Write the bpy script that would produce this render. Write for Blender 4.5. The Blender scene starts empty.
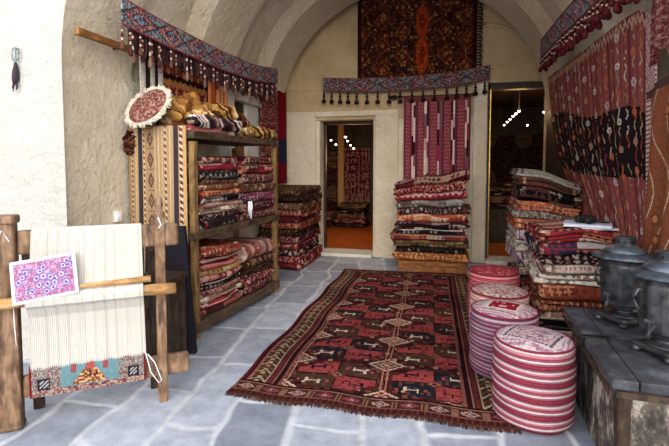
import bpy, math, random
import numpy as np
from mathutils import Vector, Matrix

random.seed(7)
scn = bpy.context.scene
COL = scn.collection
PI = math.pi

# ------------------------------------------------------------------ colour helpers
def lin(h):
    h = h.lstrip('#')
    c = [int(h[i:i+2], 16)/255 for i in (0, 2, 4)]
    return np.array([x/12.92 if x <= .04045 else ((x+.055)/1.055)**2.4 for x in c])

def pal(*hs):
    return np.array([lin(h) for h in hs])

def frac(a): return a-np.floor(a)
def hsh(a, b, s): return frac(np.sin(a*127.1+b*311.7+s*74.7)*43758.5453)
def tri(a): return np.abs(frac(a)-.5)*2

# ------------------------------------------------------------------ mesh builder
class MB:
    def __init__(s): s.V = []; s.F = []; s.C = []; s.M = []
    def add(s, V, F, C=None, m=0):
        b = len(s.V)
        s.V.extend([tuple(v) for v in V])
        s.F.extend([tuple(b+i for i in f) for f in F])
        if C is None: C = [(1, 1, 1)]*len(F)
        elif not hasattr(C[0], '__len__'): C = [tuple(C)]*len(F)
        s.C.extend([tuple(c) for c in C]); s.M.extend([m]*len(F))
        return s
    def box(s, c, sz, R=None, col=None, m=0, taper=1.0):
        hx, hy, hz = sz[0]/2, sz[1]/2, sz[2]/2
        V = []
        for z in (-hz, hz):
            k = taper if z > 0 else 1
            for x, y in ((-hx, -hy), (hx, -hy), (hx, hy), (-hx, hy)):
                v = Vector((x*k, y*k, z))
                if R is not None: v = R @ v
                V.append(v+Vector(c))
        F = [(3, 2, 1, 0), (4, 5, 6, 7), (0, 1, 5, 4), (1, 2, 6, 5), (2, 3, 7, 6), (3, 0, 4, 7)]
        return s.add(V, F, None if col is None else tuple(col), m)
    def bbox(s, a, b, col=None, m=0):
        return s.box([(a[i]+b[i])/2 for i in range(3)], [abs(b[i]-a[i]) for i in range(3)], None, col, m)
    def tube(s, pts, rad, n=10, cols=None, m=0, cap=True, flat=1.0):
        pts = [Vector(p) for p in pts]
        if not hasattr(rad, '__len__'): rad = [rad]*len(pts)
        V = []; F = []; C = []
        up = Vector((0, 0, 1))
        d0 = (pts[1]-pts[0]).normalized()
        if abs(d0.z) > .9: up = Vector((1, 0, 0))
        for i, p in enumerate(pts):
            d = (pts[min(i+1, len(pts)-1)]-pts[max(i-1, 0)]).normalized()
            a = d.cross(up).normalized(); b = a.cross(d).normalized()
            for k in range(n):
                t = 2*PI*k/n
                V.append(p+(a*math.cos(t)+b*math.sin(t)*flat)*rad[i])
        for i in range(len(pts)-1):
            for k in range(n):
                F.append((i*n+k, i*n+(k+1) % n, (i+1)*n+(k+1) % n, (i+1)*n+k))
                if cols is not None: C.append(cols[i] if not callable(cols) else cols(i, k))
        if cap:
            F.append(tuple(range(n))[::-1]); F.append(tuple((len(pts)-1)*n+k for k in range(n)))
            if cols is not None:
                C.append(cols[0] if not callable(cols) else cols(0, 0)); C.append(cols[-1] if not callable(cols) else cols(len(pts)-2, 0))
        return s.add(V, F, C if cols is not None else None, m)
    def lathe(s, prof, c, n=24, cols=None, m=0, R=None, rmod=None, cap=True):
        V = []; F = []; C = []
        for i, (r, z) in enumerate(prof):
            for k in range(n):
                t = 2*PI*k/n
                rr = r*(rmod(i, k) if rmod else 1)
                v = Vector((rr*math.cos(t), rr*math.sin(t), z))
                if R is not None: v = R @ v
                V.append(v+Vector(c))
        L = len(prof)
        for i in range(L-1):
            for k in range(n):
                F.append((i*n+k, i*n+(k+1) % n, (i+1)*n+(k+1) % n, (i+1)*n+k))
                if cols is not None: C.append(cols(i, k) if callable(cols) else cols[i])
        if cap:
            F.append(tuple(range(n))[::-1]); F.append(tuple((L-1)*n+k for k in range(n)))
            if cols is not None:
                C.append(C[0]); C.append(C[-1])
        return s.add(V, F, C if cols is not None else None, m)
    def grid(s, P, C=None, m=0, closeu=False, flip=False):
        nu, nv = P.shape[:2]
        F = []; CC = []
        for i in range(nu if closeu else nu-1):
            i2 = (i+1) % nu
            for j in range(nv-1):
                f = (i*nv+j, i2*nv+j, i2*nv+j+1, i*nv+j+1)
                F.append(f[::-1] if flip else f)
                if C is not None: CC.append(C[i, j])
        return s.add(P.reshape(-1, 3), F, CC if C is not None else None, m)
    def sheet(s, P, C, t=.006, m=0):
        """grid of points with a real thickness"""
        nu, nv = P.shape[:2]
        du = np.gradient(P, axis=0); dv = np.gradient(P, axis=1)
        n = np.cross(du, dv); n /= np.linalg.norm(n, axis=2, keepdims=True)+1e-12
        A = P+n*t/2; B = P-n*t/2
        s.grid(A, C, m); s.grid(B, C, m, flip=True)
        def edge(a, b, c):
            k = len(a)
            V = np.concatenate([a, b]); F = [(i, i+1, k+i+1, k+i) for i in range(k-1)]
            s.add(V, F, [c[i] for i in range(k-1)], m)
        edge(B[:, 0], A[:, 0], C[:, 0]); edge(A[:, -1], B[:, -1], C[:, -1])
        edge(A[0], B[0], C[0]); edge(B[-1], A[-1], C[-1])
        return s
    def build(s, name, mat, parent=None, loc=None, smooth=False, bevel=0):
        me = bpy.data.meshes.new(name)
        off = Vector(loc) if loc is not None else (parent['_o'] if False else Vector((0, 0, 0)))
        if parent is not None:
            off = Vector(origin[parent.name])
        V = np.array(s.V, dtype=float)-np.array(off)
        me.from_pydata(V.tolist(), [], s.F)
        at = me.attributes.new('Col', 'FLOAT_COLOR', 'FACE')
        cc = np.ones((len(s.F), 4), dtype=np.float32); cc[:, :3] = np.array(s.C)
        at.data.foreach_set('color', cc.ravel())
        mats = mat if isinstance(mat, (list, tuple)) else [mat]
        for m in mats: me.materials.append(m)
        if len(mats) > 1: me.polygons.foreach_set('material_index', s.M)
        if smooth: me.polygons.foreach_set('use_smooth', [True]*len(s.F))
        me.update()
        o = bpy.data.objects.new(name, me); COL.objects.link(o)
        if parent is not None: o.parent = parent
        else: o.location = off
        if bevel:
            b = o.modifiers.new('bevel', 'BEVEL'); b.width = bevel; b.segments = 2; b.limit_method = 'ANGLE'
        return o

origin = {}
def thing(name, label, cat, loc, group=None):
    o = bpy.data.objects.new(name, None); COL.objects.link(o); o.location = loc
    o.empty_display_size = .05
    origin[o.name] = tuple(loc)
    return tag(o, label, cat, group)
def tag(o, label, cat, group=None):
    o['label'] = label; o['category'] = cat
    if group: o['group'] = group
    return o
def struct(o):
    o['kind'] = 'structure'; return o

# ------------------------------------------------------------------ materials
def newmat(name):
    m = bpy.data.materials.new(name); m.use_nodes = True
    nt = m.node_tree; nt.nodes.clear()
    out = nt.nodes.new('ShaderNodeOutputMaterial'); b = nt.nodes.new('ShaderNodeBsdfPrincipled')
    nt.links.new(b.outputs[0], out.inputs[0])
    return m, nt, b
def N(nt, typ, **kw):
    n = nt.nodes.new('ShaderNode'+typ)
    for k, v in kw.items():
        if k.startswith('i_'):
            n.inputs[k[2:].replace('_', ' ')].default_value = v
        else: setattr(n, k, v)
    return n
def ramp(nt, fac, stops):
    r = nt.nodes.new('ShaderNodeValToRGB'); e = r.color_ramp.elements
    while len(e) < len(stops): e.new(.5)
    for i, (p, h) in enumerate(stops):
        e[i].position = p; e[i].color = (*lin(h), 1)
    nt.links.new(fac, r.inputs[0]); return r.outputs[0]
def bump(nt, b, h, strength, dist=.01):
    n = N(nt, 'Bump'); n.inputs['Strength'].default_value = strength; n.inputs['Distance'].default_value = dist
    nt.links.new(h, n.inputs['Height']); nt.links.new(n.outputs[0], b.inputs['Normal'])
def coords(nt, scale=(1, 1, 1), rot=(0, 0, 0)):
    g = N(nt, 'NewGeometry'); mp = N(nt, 'Mapping'); mp.inputs['Scale'].default_value = scale; mp.inputs['Rotation'].default_value = rot
    nt.links.new(g.outputs['Position'], mp.inputs[0]); return mp.outputs[0]
def mixc(nt, fac, a, b, mode='MIX'):
    m = N(nt, 'Mix', data_type='RGBA', blend_type=mode)
    for sock, v in ((m.inputs[0], fac), (m.inputs[6], a), (m.inputs[7], b)):
        if isinstance(v, (int, float)): sock.default_value = v
        elif isinstance(v, (tuple, list, np.ndarray)): sock.default_value = (*v[:3], 1)
        else: nt.links.new(v, sock)
    return m.outputs[2]

def textile(name, rough=.95, noise=.35, bumps=.5, scale=160, sheen=.0):
    m, nt, b = newmat(name)
    a = N(nt, 'Attribute', attribute_name='Col')
    co = coords(nt)
    n = N(nt, 'TexNoise'); n.inputs['Scale'].default_value = scale; n.inputs['Detail'].default_value = 2
    nt.links.new(co, n.inputs['Vector'])
    v = ramp(nt, n.outputs[0], [(.25, '#8c8c8c'), (.75, '#ffffff')])
    c = mixc(nt, noise, a.outputs['Color'], v, 'MULTIPLY')
    nt.links.new(c, b.inputs['Base Color'])
    b.inputs['Roughness'].default_value = rough; b.inputs['Sheen Weight'].default_value = sheen
    b.inputs['Specular IOR Level'].default_value = .04
    bump(nt, b, n.outputs[0], bumps, .004)
    return m
M_rug = textile('woven_wool')
M_thread = textile('cotton_thread', noise=.15, bumps=.2, scale=200)
M_shag = textile('tufted_wool', noise=.5, bumps=.8, scale=120)

def wood(name, c1, c2, c3, scale=(4, 4, 40), rough=.6, spec=.3):
    m, nt, b = newmat(name)
    co = coords(nt, scale)
    n = N(nt, 'TexNoise'); n.inputs['Scale'].default_value = 2.5; n.inputs['Detail'].default_value = 6; n.inputs['Distortion'].default_value = .6
    nt.links.new(co, n.inputs['Vector'])
    c = ramp(nt, n.outputs[0], [(.3, c1), (.5, c2), (.72, c3)])
    n2 = N(nt, 'TexNoise'); n2.inputs['Scale'].default_value = 14; n2.inputs['Detail'].default_value = 4
    nt.links.new(coords(nt), n2.inputs['Vector'])
    v = ramp(nt, n2.outputs[0], [(.3, '#7a7a7a'), (.6, '#ffffff')])
    nt.links.new(mixc(nt, .6, c, v, 'MULTIPLY'), b.inputs['Base Color'])
    b.inputs['Roughness'].default_value = rough; b.inputs['Specular IOR Level'].default_value = spec
    bump(nt, b, n.outputs[0], .4, .01)
    return m
M_loomwood = wood('weathered_loom_wood', '#453225', '#806047', '#a3856a', (14, 14, 3))
M_loompole = wood('worn_pole_wood', '#8a6238', '#b88a55', '#d6b183', (3, 3, 14))
M_shelfwood = wood('shelf_wood', '#33261d', '#54402f', '#6e5743', (14, 3, 14))
M_postwood = wood('post_wood', '#5c4224', '#82633a', '#9c7b4a', (16, 16, 3))
M_darkwood = wood('dark_wood', '#22170f', '#3b291c', '#54402d', (12, 12, 4))
M_polewood = wood('pole_wood', '#6e4622', '#8d5d30', '#a87640', (20, 3, 20))
M_bench = wood('bench_wood', '#5c3517', '#8b5425', '#a86c35', (3, 14, 14))
M_shopfloor = wood('shop_floor_boards', '#8c3f10', '#b25a1c', '#cc7230', (2, 10, 10), rough=.35)
M_shopwall = wood('shop_dark_panelling', '#22140c', '#33200f', '#453019', (4, 4, 2))
M_shopceil = wood('shop_ceiling_boards', '#3c2413', '#53331b', '#6a4526', (9, 2, 9))

def plaster(name, c1, c2, c3, stain='#8d7d68', st=.35):
    m, nt, b = newmat(name)
    co = coords(nt)
    n = N(nt, 'TexNoise'); n.inputs['Scale'].default_value = 1.7; n.inputs['Detail'].default_value = 8; n.inputs['Roughness'].default_value = .65
    nt.links.new(co, n.inputs['Vector'])
    c = ramp(nt, n.outputs[0], [(.3, c1), (.5, c2), (.7, c3)])
    n2 = N(nt, 'TexNoise'); n2.inputs['Scale'].default_value = 26; n2.inputs['Detail'].default_value = 6; n2.inputs['Roughness'].default_value = .7
    nt.links.new(co, n2.inputs['Vector'])
    s = ramp(nt, n2.outputs[0], [(.28, stain), (.42, '#ffffff')])
    c = mixc(nt, st, c, s, 'MULTIPLY')
    nt.links.new(c, b.inputs['Base Color'])
    b.inputs['Roughness'].default_value = .95; b.inputs['Specular IOR Level'].default_value = .1
    n3 = N(nt, 'TexNoise'); n3.inputs['Scale'].default_value = 9; n3.inputs['Detail'].default_value = 9; n3.inputs['Roughness'].default_value = .7
    nt.links.new(co, n3.inputs['Vector'])
    bump(nt, b, n3.outputs[0], .9, .06)
    return m
M_plaster = plaster('rough_stone_plaster', '#c9b89d', '#dbccb4', '#e8ddca', '#7f6f58', .6)
M_vault = plaster('vault_stone', '#c8b69a', '#d6c6ac', '#e1d4be', '#7d6c54', .6)
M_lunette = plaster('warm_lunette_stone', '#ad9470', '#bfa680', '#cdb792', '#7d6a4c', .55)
M_facade = plaster('whitewashed_stone', '#c0bbb2', '#cac6be', '#d3cfc8', '#b0a594', .35)
M_sill = plaster('pale_stone_sill', '#cfc8bb', '#ddd7cb', '#e6e1d7')

def floormat():
    m, nt, b = newmat('stone_pavers')
    g = N(nt, 'NewGeometry')
    n = N(nt, 'TexNoise'); n.inputs['Scale'].default_value = 1.6; n.inputs['Detail'].default_value = 2
    nt.links.new(g.outputs['Position'], n.inputs['Vector'])
    sub = N(nt, 'VectorMath', operation='SUBTRACT'); nt.links.new(n.outputs['Color'], sub.inputs[0]); sub.inputs[1].default_value = (.5, .5, .5)
    sc = N(nt, 'VectorMath', operation='SCALE'); nt.links.new(sub.outputs[0], sc.inputs[0]); sc.inputs['Scale'].default_value = .28
    ad = N(nt, 'VectorMath', operation='ADD'); nt.links.new(g.outputs['Position'], ad.inputs[0]); nt.links.new(sc.outputs[0], ad.inputs[1])
    mp = N(nt, 'Mapping'); mp.inputs['Rotation'].default_value = (0, 0, math.radians(84)); mp.inputs['Location'].default_value = (.13, .2, 0)
    nt.links.new(ad.outputs[0], mp.inputs[0])
    br = N(nt, 'TexBrick'); br.offset = .43; br.squash = 1.3; br.squash_frequency = 3
    br.inputs['Scale'].default_value = 1.0; br.inputs['Brick Width'].default_value = .52; br.inputs['Row Height'].default_value = .34
    br.inputs['Mortar Size'].default_value = .03; br.inputs['Mortar Smooth'].default_value = .9
    br.inputs['Color1'].default_value = (*lin('#8b909d'), 1); br.inputs['Color2'].default_value = (*lin('#bbc0cc'), 1)
    br.inputs['Mortar'].default_value = (*lin('#cfd1d7'), 1)
    nt.links.new(mp.outputs[0], br.inputs['Vector'])
    n2 = N(nt, 'TexNoise'); n2.inputs['Scale'].default_value = 7; n2.inputs['Detail'].default_value = 8; n2.inputs['Roughness'].default_value = .7
    nt.links.new(g.outputs['Position'], n2.inputs['Vector'])
    v = ramp(nt, n2.outputs[0], [(.3, '#8f8f93'), (.65, '#ffffff')])
    c = mixc(nt, .6, br.outputs[0], v, 'MULTIPLY')
    nt.links.new(c, b.inputs['Base Color'])
    b.inputs['Roughness'].default_value = .62; b.inputs['Specular IOR Level'].default_value = .35
    inv = N(nt, 'Math', operation='MULTIPLY_ADD'); nt.links.new(br.outputs['Fac'], inv.inputs[0]); inv.inputs[1].default_value = -.4
    nt.links.new(n2.outputs[0], inv.inputs[2])
    bump(nt, b, inv.outputs[0], .35, .02)
    return m
M_floor = floormat()

def metal(name, c1, c2, rough=.4, metallic=.9):
    m, nt, b = newmat(name)
    n = N(nt, 'TexNoise'); n.inputs['Scale'].default_value = 18; n.inputs['Detail'].default_value = 7
    nt.links.new(coords(nt), n.inputs['Vector'])
    nt.links.new(ramp(nt, n.outputs[0], [(.35, c1), (.7, c2)]), b.inputs['Base Color'])
    b.inputs['Metallic'].default_value = metallic; b.inputs['Roughness'].default_value = rough
    bump(nt, b, n.outputs[0], .2, .01)
    return m
M_pewter = metal('tarnished_pewter', '#2b2b2d', '#5a5b5f', .5, .7)
M_pewterlid = metal('sheen_tinted_pewter', '#414750', '#6c747f', .42, .7)  # blue sheen of the samovar lids and brims put into the metal colour
M_iron = metal('black_iron', '#15130f', '#2c2823', .6, .6)
M_brass = metal('brass_strip', '#a5803a', '#c9a45a', .35, .9)
M_steel = metal('worn_steel', '#6b6f74', '#9da3a8', .4, .9)

def paintwood(name, stops, scale=5):
    m, nt, b = newmat(name)
    n = N(nt, 'TexNoise'); n.inputs['Scale'].default_value = scale; n.inputs['Detail'].default_value = 10; n.inputs['Roughness'].default_value = .75
    nt.links.new(coords(nt, (1, 1, .6)), n.inputs['Vector'])
    nt.links.new(ramp(nt, n.outputs[0], stops), b.inputs['Base Color'])
    b.inputs['Roughness'].default_value = .6
    bump(nt, b, n.outputs[0], .6, .02)
    return m
M_chest = paintwood('worn_painted_chest', [(.38, '#0f0c0a'), (.47, '#382e26'), (.53, '#665a4e'), (.58, '#a09888')], 9)
M_lid = paintwood('grey_worn_lid', [(.32, '#191717'), (.5, '#35343a'), (.7, '#5c5e68')], 9)

def plain(name, h, rough=.7, spec=.3):
    m, nt, b = newmat(name)
    n = N(nt, 'TexNoise'); n.inputs['Scale'].default_value = 30; nt.links.new(coords(nt), n.inputs['Vector'])
    c = lin(h)
    nt.links.new(mixc(nt, n.outputs[0], tuple(c*.85), tuple(np.minimum(c*1.12, 1))), b.inputs['Base Color'])
    b.inputs['Roughness'].default_value = rough; b.inputs['Specular IOR Level'].default_value = spec
    return m
M_white = plain('white_plastic', '#ece8e0', .4)
M_black = plain('black_plastic', '#17181a', .35)
M_leather = plain('dark_leather', '#3a2c33', .6)
M_paper = plain('white_paper', '#e9e9ef', .7)
M_felt = plain('dark_felt', '#1f1d23', .9, .1)
M_shopplaster = plain('shop_cream_wall', '#b08b5c', .9, .1)

def emis(name, c, s):
    m = bpy.data.materials.new(name); m.use_nodes = True; nt = m.node_tree; nt.nodes.clear()
    o = nt.nodes.new('ShaderNodeOutputMaterial'); e = nt.nodes.new('ShaderNodeEmission')
    e.inputs[0].default_value = (*c, 1); e.inputs[1].default_value = s
    nt.links.new(e.outputs[0], o.inputs[0]); return m
M_bulb = emis('lit_lamp', (1, .84, .62), 9)

# ------------------------------------------------------------------ rug designs (vectorised)
def pick(P, h): return P[np.minimum((h*len(P)).astype(int), len(P)-1)]

def pickw(P, h, b=.5):
    k = np.clip(((h-b)/(1-b)*(len(P)-1)).astype(int)+1, 1, len(P)-1)
    return P[np.where(h < b, 0, k)]

def rugcol(style, P, s, x, w, seed):
    """s: metres along the cloth, x: metres across it (-w/2..w/2); returns colours"""
    s = np.asarray(s, float); x = np.asarray(x, float)
    s, x = np.broadcast_arrays(s, x)
    base = P[0]; out = np.empty(s.shape+(3,)); out[:] = base
    k = len(P)
    q = lambda m, c: out.__setitem__(m, c)
    if style == 'diamond':
        cx, cs = .058, .05
        ix = np.floor(x/cx); iz = np.floor(s/cs+.5*(ix % 2))
        fx = np.abs(frac(x/cx)-.5)*2; fz = np.abs(frac(s/cs+.5*(ix % 2))-.5)*2
        d = fx+fz; h = hsh(ix, iz, seed)
        q(d < .95, P[1]); m = d < .72; out[m] = pick(P, h)[m]
        m = d < .3; out[m] = pick(P, frac(h*7.3))[m]
        g = frac(s/.15) < .1; out[g] = P[2]
    elif style == 'blocks':
        iz = np.floor(s/.03); ix = np.floor(x/.055+.5*(iz % 2))
        out = pickw(P, hsh(ix*0+np.floor(x/.21), iz, seed), .45)
        fx = np.abs(frac(x/.055+.5*(iz % 2))-.5)*2; fz = np.abs(frac(s/.03)-.5)*2
        m = (fx+fz < .8) & (hsh(np.floor(x/.21), iz, seed+3) > .3); out[m] = pick(P, hsh(iz, np.floor(ix/2), seed+1))[m]
        m = fz > .86; out[m] = pick(P, hsh(iz, 0*iz, seed+4))[m]
    elif style == 'vstripe':
        ix = np.floor(x/.022); out = pick(P, hsh(np.floor(ix/1.6), 0*ix, seed))
        m = (ix % 4 == 0) & (frac(s/.03) < .5); out[m] = P[1]
    elif style == 'slant':
        a = x+.6*s; ix = np.floor(a/.035); out = P[(ix % k).astype(int)]
    elif style == 'hstripe':
        iz = np.floor(s/.011); out = pick(P, hsh(iz, 0*iz, seed))
        m = (iz % 3 == 0) & (frac(x/.03) < .5); out[m] = P[1]
    elif style == 'zigzag':
        z = s+.022*tri(x/.07); iz = np.floor(z/.013); out = pick(P, hsh(iz, 0*iz, seed))
    elif style == 'floral':
        v = (np.sin(x*96+seed)+np.sin(s*121+seed*2)+np.sin((x+s)*73+seed*3)+np.sin((x-s)*107-seed))/4
        v2 = np.sin(x*130+seed*5)*np.sin(s*120+seed)
        q(v > .12, P[1]); q((v > .3), P[2 % k]); q((v < -.3), P[3 % k]); q((v2 > .72), P[(k-1)])
        g = frac(s/.12+.1) < .08; out[g] = P[3 % k]
    elif style == 'plain':
        m = frac(s/.11) < .08; out[m] = P[1]
    # guard border near both edges
    e = w/2-np.abs(x)
    m = (e < .05) & (e > .02); c2 = pick(P, hsh(np.floor(s/.02), np.floor(e/.015), seed+9)); out = np.where(m[..., None], c2, out)
    out = out*.80+base*.20
    n = .72+.42*hsh(np.floor(x/.008), np.floor(s/.008), seed+5)
    return np.clip(out*n[..., None], 0, 1)

def folded_rug(mb, w, d, h, nl, style, P, seed, T, wob=None, hres=.0125):
    """a rug folded into nl layers; nose of the fold at local y=0, back at y=d; T maps local->world"""
    t = h/nl
    # centre path with direction normals
    path = []; nrm = []
    nst = max(6, int(d/.06)); nt_ = 10
    yf = t*.5; yb = d-t*.5
    for i in range(nl):
        z = t*(i+.5)
        fwd = (i % 2 == 0)      # layer 0 goes back->front
        a, b = (yb, yf) if fwd else (yf, yb)
        for k in range(nst+1):
            path.append((a+(b-a)*k/nst, z)); nrm.append((0, 1) if fwd else (0, -1))
        if i < nl-1:
            yc = yf if fwd else yb; zc = t*(i+1)
            for k in range(1, nt_):
                al = PI*k/nt_
                sg = -1 if fwd else 1
                path.append((yc+sg*math.sin(al)*t*.5, zc-math.cos(al)*t*.5))
                nrm.append((-(sg*math.sin(al)) if True else 0, math.cos(al)))
    path = np.array(path); nrm = np.array(nrm, float)
    # normals point to the inner side of the first bend; flip consistently per layer
    seg = np.linalg.norm(np.diff(path, axis=0), axis=1); s = np.concatenate([[0], np.cumsum(seg)])
    tg = np.gradient(path, axis=0); tg /= np.linalg.norm(tg, axis=1, keepdims=True)+1e-9
    nn = np.stack([-tg[:, 1], tg[:, 0]], 1)
    hw = t*.475
    A = path+nn*hw; B = path-nn*hw
    K = len(path)
    loop = np.concatenate([A, B[::-1]]); sl = np.concatenate([s, s[::-1]])
    nx = max(8, int(w/hres)); xs = np.linspace(-w/2, w/2, nx+1)
    rs = np.random.RandomState(seed)
    ph = rs.rand(6)*6.28
    Lp = np.zeros((2*K, nx+1, 3))
    Lp[:, :, 0] = xs[None, :]
    edge = 1-.5*np.clip((np.abs(xs)-(w/2-.02))/.02, 0, 1)
    y = loop[:, 0][:, None]+.012*np.sin(xs*9+ph[0])[None, :]+.006*np.sin(xs*23+ph[5])[None, :]+.006*np.sin(loop[:, 1]*50+ph[1])[:, None]*np.sin(xs*14+ph[2])[None, :]
    # free edges of the layers are not cut square: each layer ends slightly elsewhere
    Lp[:, :, 0] += (.012*np.sin(loop[:, 1]*70+ph[3]))[:, None]*np.sign(xs)[None, :]*(np.abs(xs) > w/2-.001)
    Lp[:, :, 1] = y
    z0 = loop[:, 1][:, None]
    zc = h/2
    Lp[:, :, 2] = z0+.13*h*np.sin(xs*11+ph[4])[None, :]*np.sin(PI*np.clip(z0/h, 0, 1))
    W = T(Lp)
    if wob is not None: W = wob(W)
    sm = (sl+np.roll(sl, -1))/2; xm = (xs[1:]+xs[:-1])/2
    C = rugcol(style, P, sm[:, None], xm[None, :], w, seed)
    mb.grid(W, C, closeu=True, flip=False)
    # end caps
    for j, xx in ((0, -w/2), (nx, w/2)):
        V = []; F = []; cc = []
        for i in range(K): V.append(W[i, j]); V.append(W[2*K-1-i, j])
        ce = rugcol(style, P, s, np.full_like(s, xx*.98), w, seed)
        for i in range(K-1):
            f = (2*i, 2*i+1, 2*i+3, 2*i+2)
            F.append(f if j else f[::-1]); cc.append(ce[i])
        mb.add(V, F, cc)

def Tmat(ox, oy, oz, ang, jx=0, jy=0, ja=0):
    a = ang+ja; c, s_ = math.cos(a), math.sin(a); c0, s0 = math.cos(ang), math.sin(ang)
    def T(P):
        Q = np.empty_like(P)
        X = P[..., 0]; Y = P[..., 1]
        Q[..., 0] = ox+c*X-s_*Y+c0*jx-s0*jy
        Q[..., 1] = oy+s_*X+c*Y+s0*jx+c0*jy
        Q[..., 2] = oz+P[..., 2]
        return Q
    return T

def pile(rugs, ox, oy, oz, ang, w, d, H, group, seed0, wob=None, jit=.026, hres=.0125, ja=.05):
    """rugs: bottom to top (label, style, palette, weight, layers)"""
    tot = sum(r[3] for r in rugs); z = oz
    rs = random.Random(seed0)
    for i, (lab, st, P, wt, nl) in enumerate(rugs):
        h = H*wt/tot
        ww = w*(1+rs.uniform(-.09, .04)); dd = d*(1+rs.uniform(-.05, .03))
        T = Tmat(ox, oy, z, ang, rs.uniform(-jit, jit), rs.uniform(-jit, jit)*.9, rs.uniform(-ja, ja))
        mb = MB()
        folded_rug(mb, ww, dd, h*.985, nl, st, P, seed0*31+i*7+1, T, wob, hres)
        c = np.mean(np.array(mb.V), axis=0)
        o = mb.build('folded_rug', M_rug, loc=(c[0], c[1], z))
        tag(o, lab, 'rug', group)
        z += h

# palettes
PC = dict(crim=('#8f1d26', '#e2d3c0', '#2a1416', '#6a1a20', '#c47a55'),
 wine=('#571620', '#b58a75', '#200d10', '#7c2530', '#c9a48a'),
 pinkred=('#9a5248', '#caa08c', '#5a2620', '#7c3a34', '#d8bda8'),
 bw=('#1c1516', '#b8aca0', '#8c1a24', '#2c2022', '#e9d9cc'),
 redwhite=('#a01d2a', '#ece0d3', '#8c1a24', '#701620', '#f0e6da'),
 brown=('#5a3426', '#a07a58', '#2c1a14', '#7d4632', '#c7a47c'),
 tan=('#b08258', '#8c2f2c', '#e3cfae', '#5a3020', '#d5b48a'),
 orange=('#b5542a', '#e7c9a0', '#7a1c1f', '#d2843f', '#f0e2cc'),
 multi=('#7a2328', '#d9cbb9', '#26222a', '#a8553a', '#c7a06c', '#4c5a66'),
 cream=('#cdb596', '#7c3a30', '#efe4d0', '#9a6a4c', '#3c2620'),
 darkp=('#2a1719', '#c69c94', '#14101a', '#6a2a32', '#e0d2c8'),
 dark=('#2b1a16', '#5e4030', '#140d0c', '#4c2320', '#8a6a4c'),
 salmon=('#b5504c', '#d99a88', '#8a2c30', '#e3c0ae', '#6a2024'),
 yellow=('#a98246', '#e2cf9e', '#6a3a24', '#c59a52', '#3a2418'),
 purple=('#6c2440', '#c08ca0', '#2c1424', '#8c3450', '#d9c0c4'),
 lav=('#a88a98', '#d9c8cc', '#6c4a5c', '#8a3440', '#e6dcd8'),
 olive=('#4c3a24', '#8a6a40', '#241a12', '#6a3a24', '#b59a6a'),
 rust=('#8c3c22', '#c98a5a', '#4a1c14', '#6a2a1a', '#dfc09a'),
 navy=('#2a2c48', '#e3d8c8', '#8c1c24', '#1a1a28', '#b58a6a'),
 ivory=('#d9cdbb', '#8c3a36', '#efe8dc', '#3a2a28', '#b58a78'),
 black=('#161213', '#4a3834', '#0c0a0a', '#5a2420', '#a08874'),
 grey=('#7c7068', '#a8a094', '#463a34', '#5e2c2c', '#c9c0b2'),
 redor=('#8c3028', '#cf7a3c', '#571a1a', '#a84a2a', '#dcc4a4'),
 orangedk=('#b56a24', '#3a1a14', '#d99a4a', '#7a1f1c', '#e8c88a'))
PP = {}
for k, v in PC.items():
    q = pal(*v); g = q.mean(axis=1, keepdims=True)
    q = q*.86+g*.14                                   # old, slightly faded dyes
    for i in range(1, len(q)):
        if q[i].mean() > .3: q[i] = q[i]*.66+q[0]*.34
    PP[k] = q

# ================================================================== SETTING
XL, XR, XC, ZS = -2.48, 1.25, -.6, 2.0
YB = 6.5
# floor
mb = MB(); mb.add([(-9, -7, 0), (9, -7, 0), (9, YB+.02, 0), (-9, YB+.02, 0)], [(0, 1, 2, 3)])
struct(mb.build('floor', M_floor))

# back wall (two doorways)
mb = MB()
DL = (-1.89, -1.085, 2.01); DR = (.49, 1.25, 2.46)
y0, y1 = YB, YB+.3
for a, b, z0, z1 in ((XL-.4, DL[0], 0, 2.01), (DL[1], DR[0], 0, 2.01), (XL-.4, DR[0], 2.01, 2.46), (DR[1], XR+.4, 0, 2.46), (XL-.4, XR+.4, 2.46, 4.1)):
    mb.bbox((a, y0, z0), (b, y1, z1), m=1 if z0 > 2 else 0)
mb.bbox((XL, YB-.045, 0), (DL[0]-.06, YB, 2.14)); mb.bbox((DL[0]-.06, YB-.045, 2.06), (-.72, YB, 2.14))
mb.bbox((DL[1]+.03, YB-.045, 0), (-.72, YB, 2.06)); mb.bbox((.3, YB-.05, 0), (DR[0]-.01, YB, 2.5))
struct(mb.build('wall_back', [M_plaster, M_lunette], bevel=.012))
# arch moulding over the right doorway
mb = MB(); pts = [(.40+.74*math.cos(t), YB-.005, 2.5+.74*math.sin(t)) for t in np.linspace(.05, PI-.05, 40)]
mb.tube(pts, .03, 8); struct(mb.build('trim_1', M_lunette, smooth=True))
# thresholds and door frames
for i, (a, b) in enumerate(((DL[0], DL[1]), (DR[0], DR[1]))):
    mb = MB(); mb.bbox((a, YB-.12, 0), (b, YB+.28, .05)); struct(mb.build('trim_%d' % (i+2), M_sill, bevel=.008))
mb = MB()
for a, b in (((DL[0], YB+.2, .05), (DL[0]+.035, YB+.26, 2.01)), ((DL[1]-.035, YB+.2, .05), (DL[1], YB+.26, 2.01)), ((DL[0], YB+.2, 1.965), (DL[1], YB+.26, 2.01))): mb.bbox(a, b)
struct(mb.build('door_1', M_darkwood))
mb = MB()
for a, b in (((DR[0], YB+.06, .05), (DR[0]+.03, YB+.2, 2.46)), ((DR[0], YB+.06, 2.38), (DR[1], YB+.2, 2.46))): mb.bbox(a, b)
mb.bbox((DR[0]+.03, YB+.05, .05), (DR[0]+.042, YB+.07, 2.38), m=1)
struct(mb.build('door_2', [M_darkwood, M_brass]))

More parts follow.
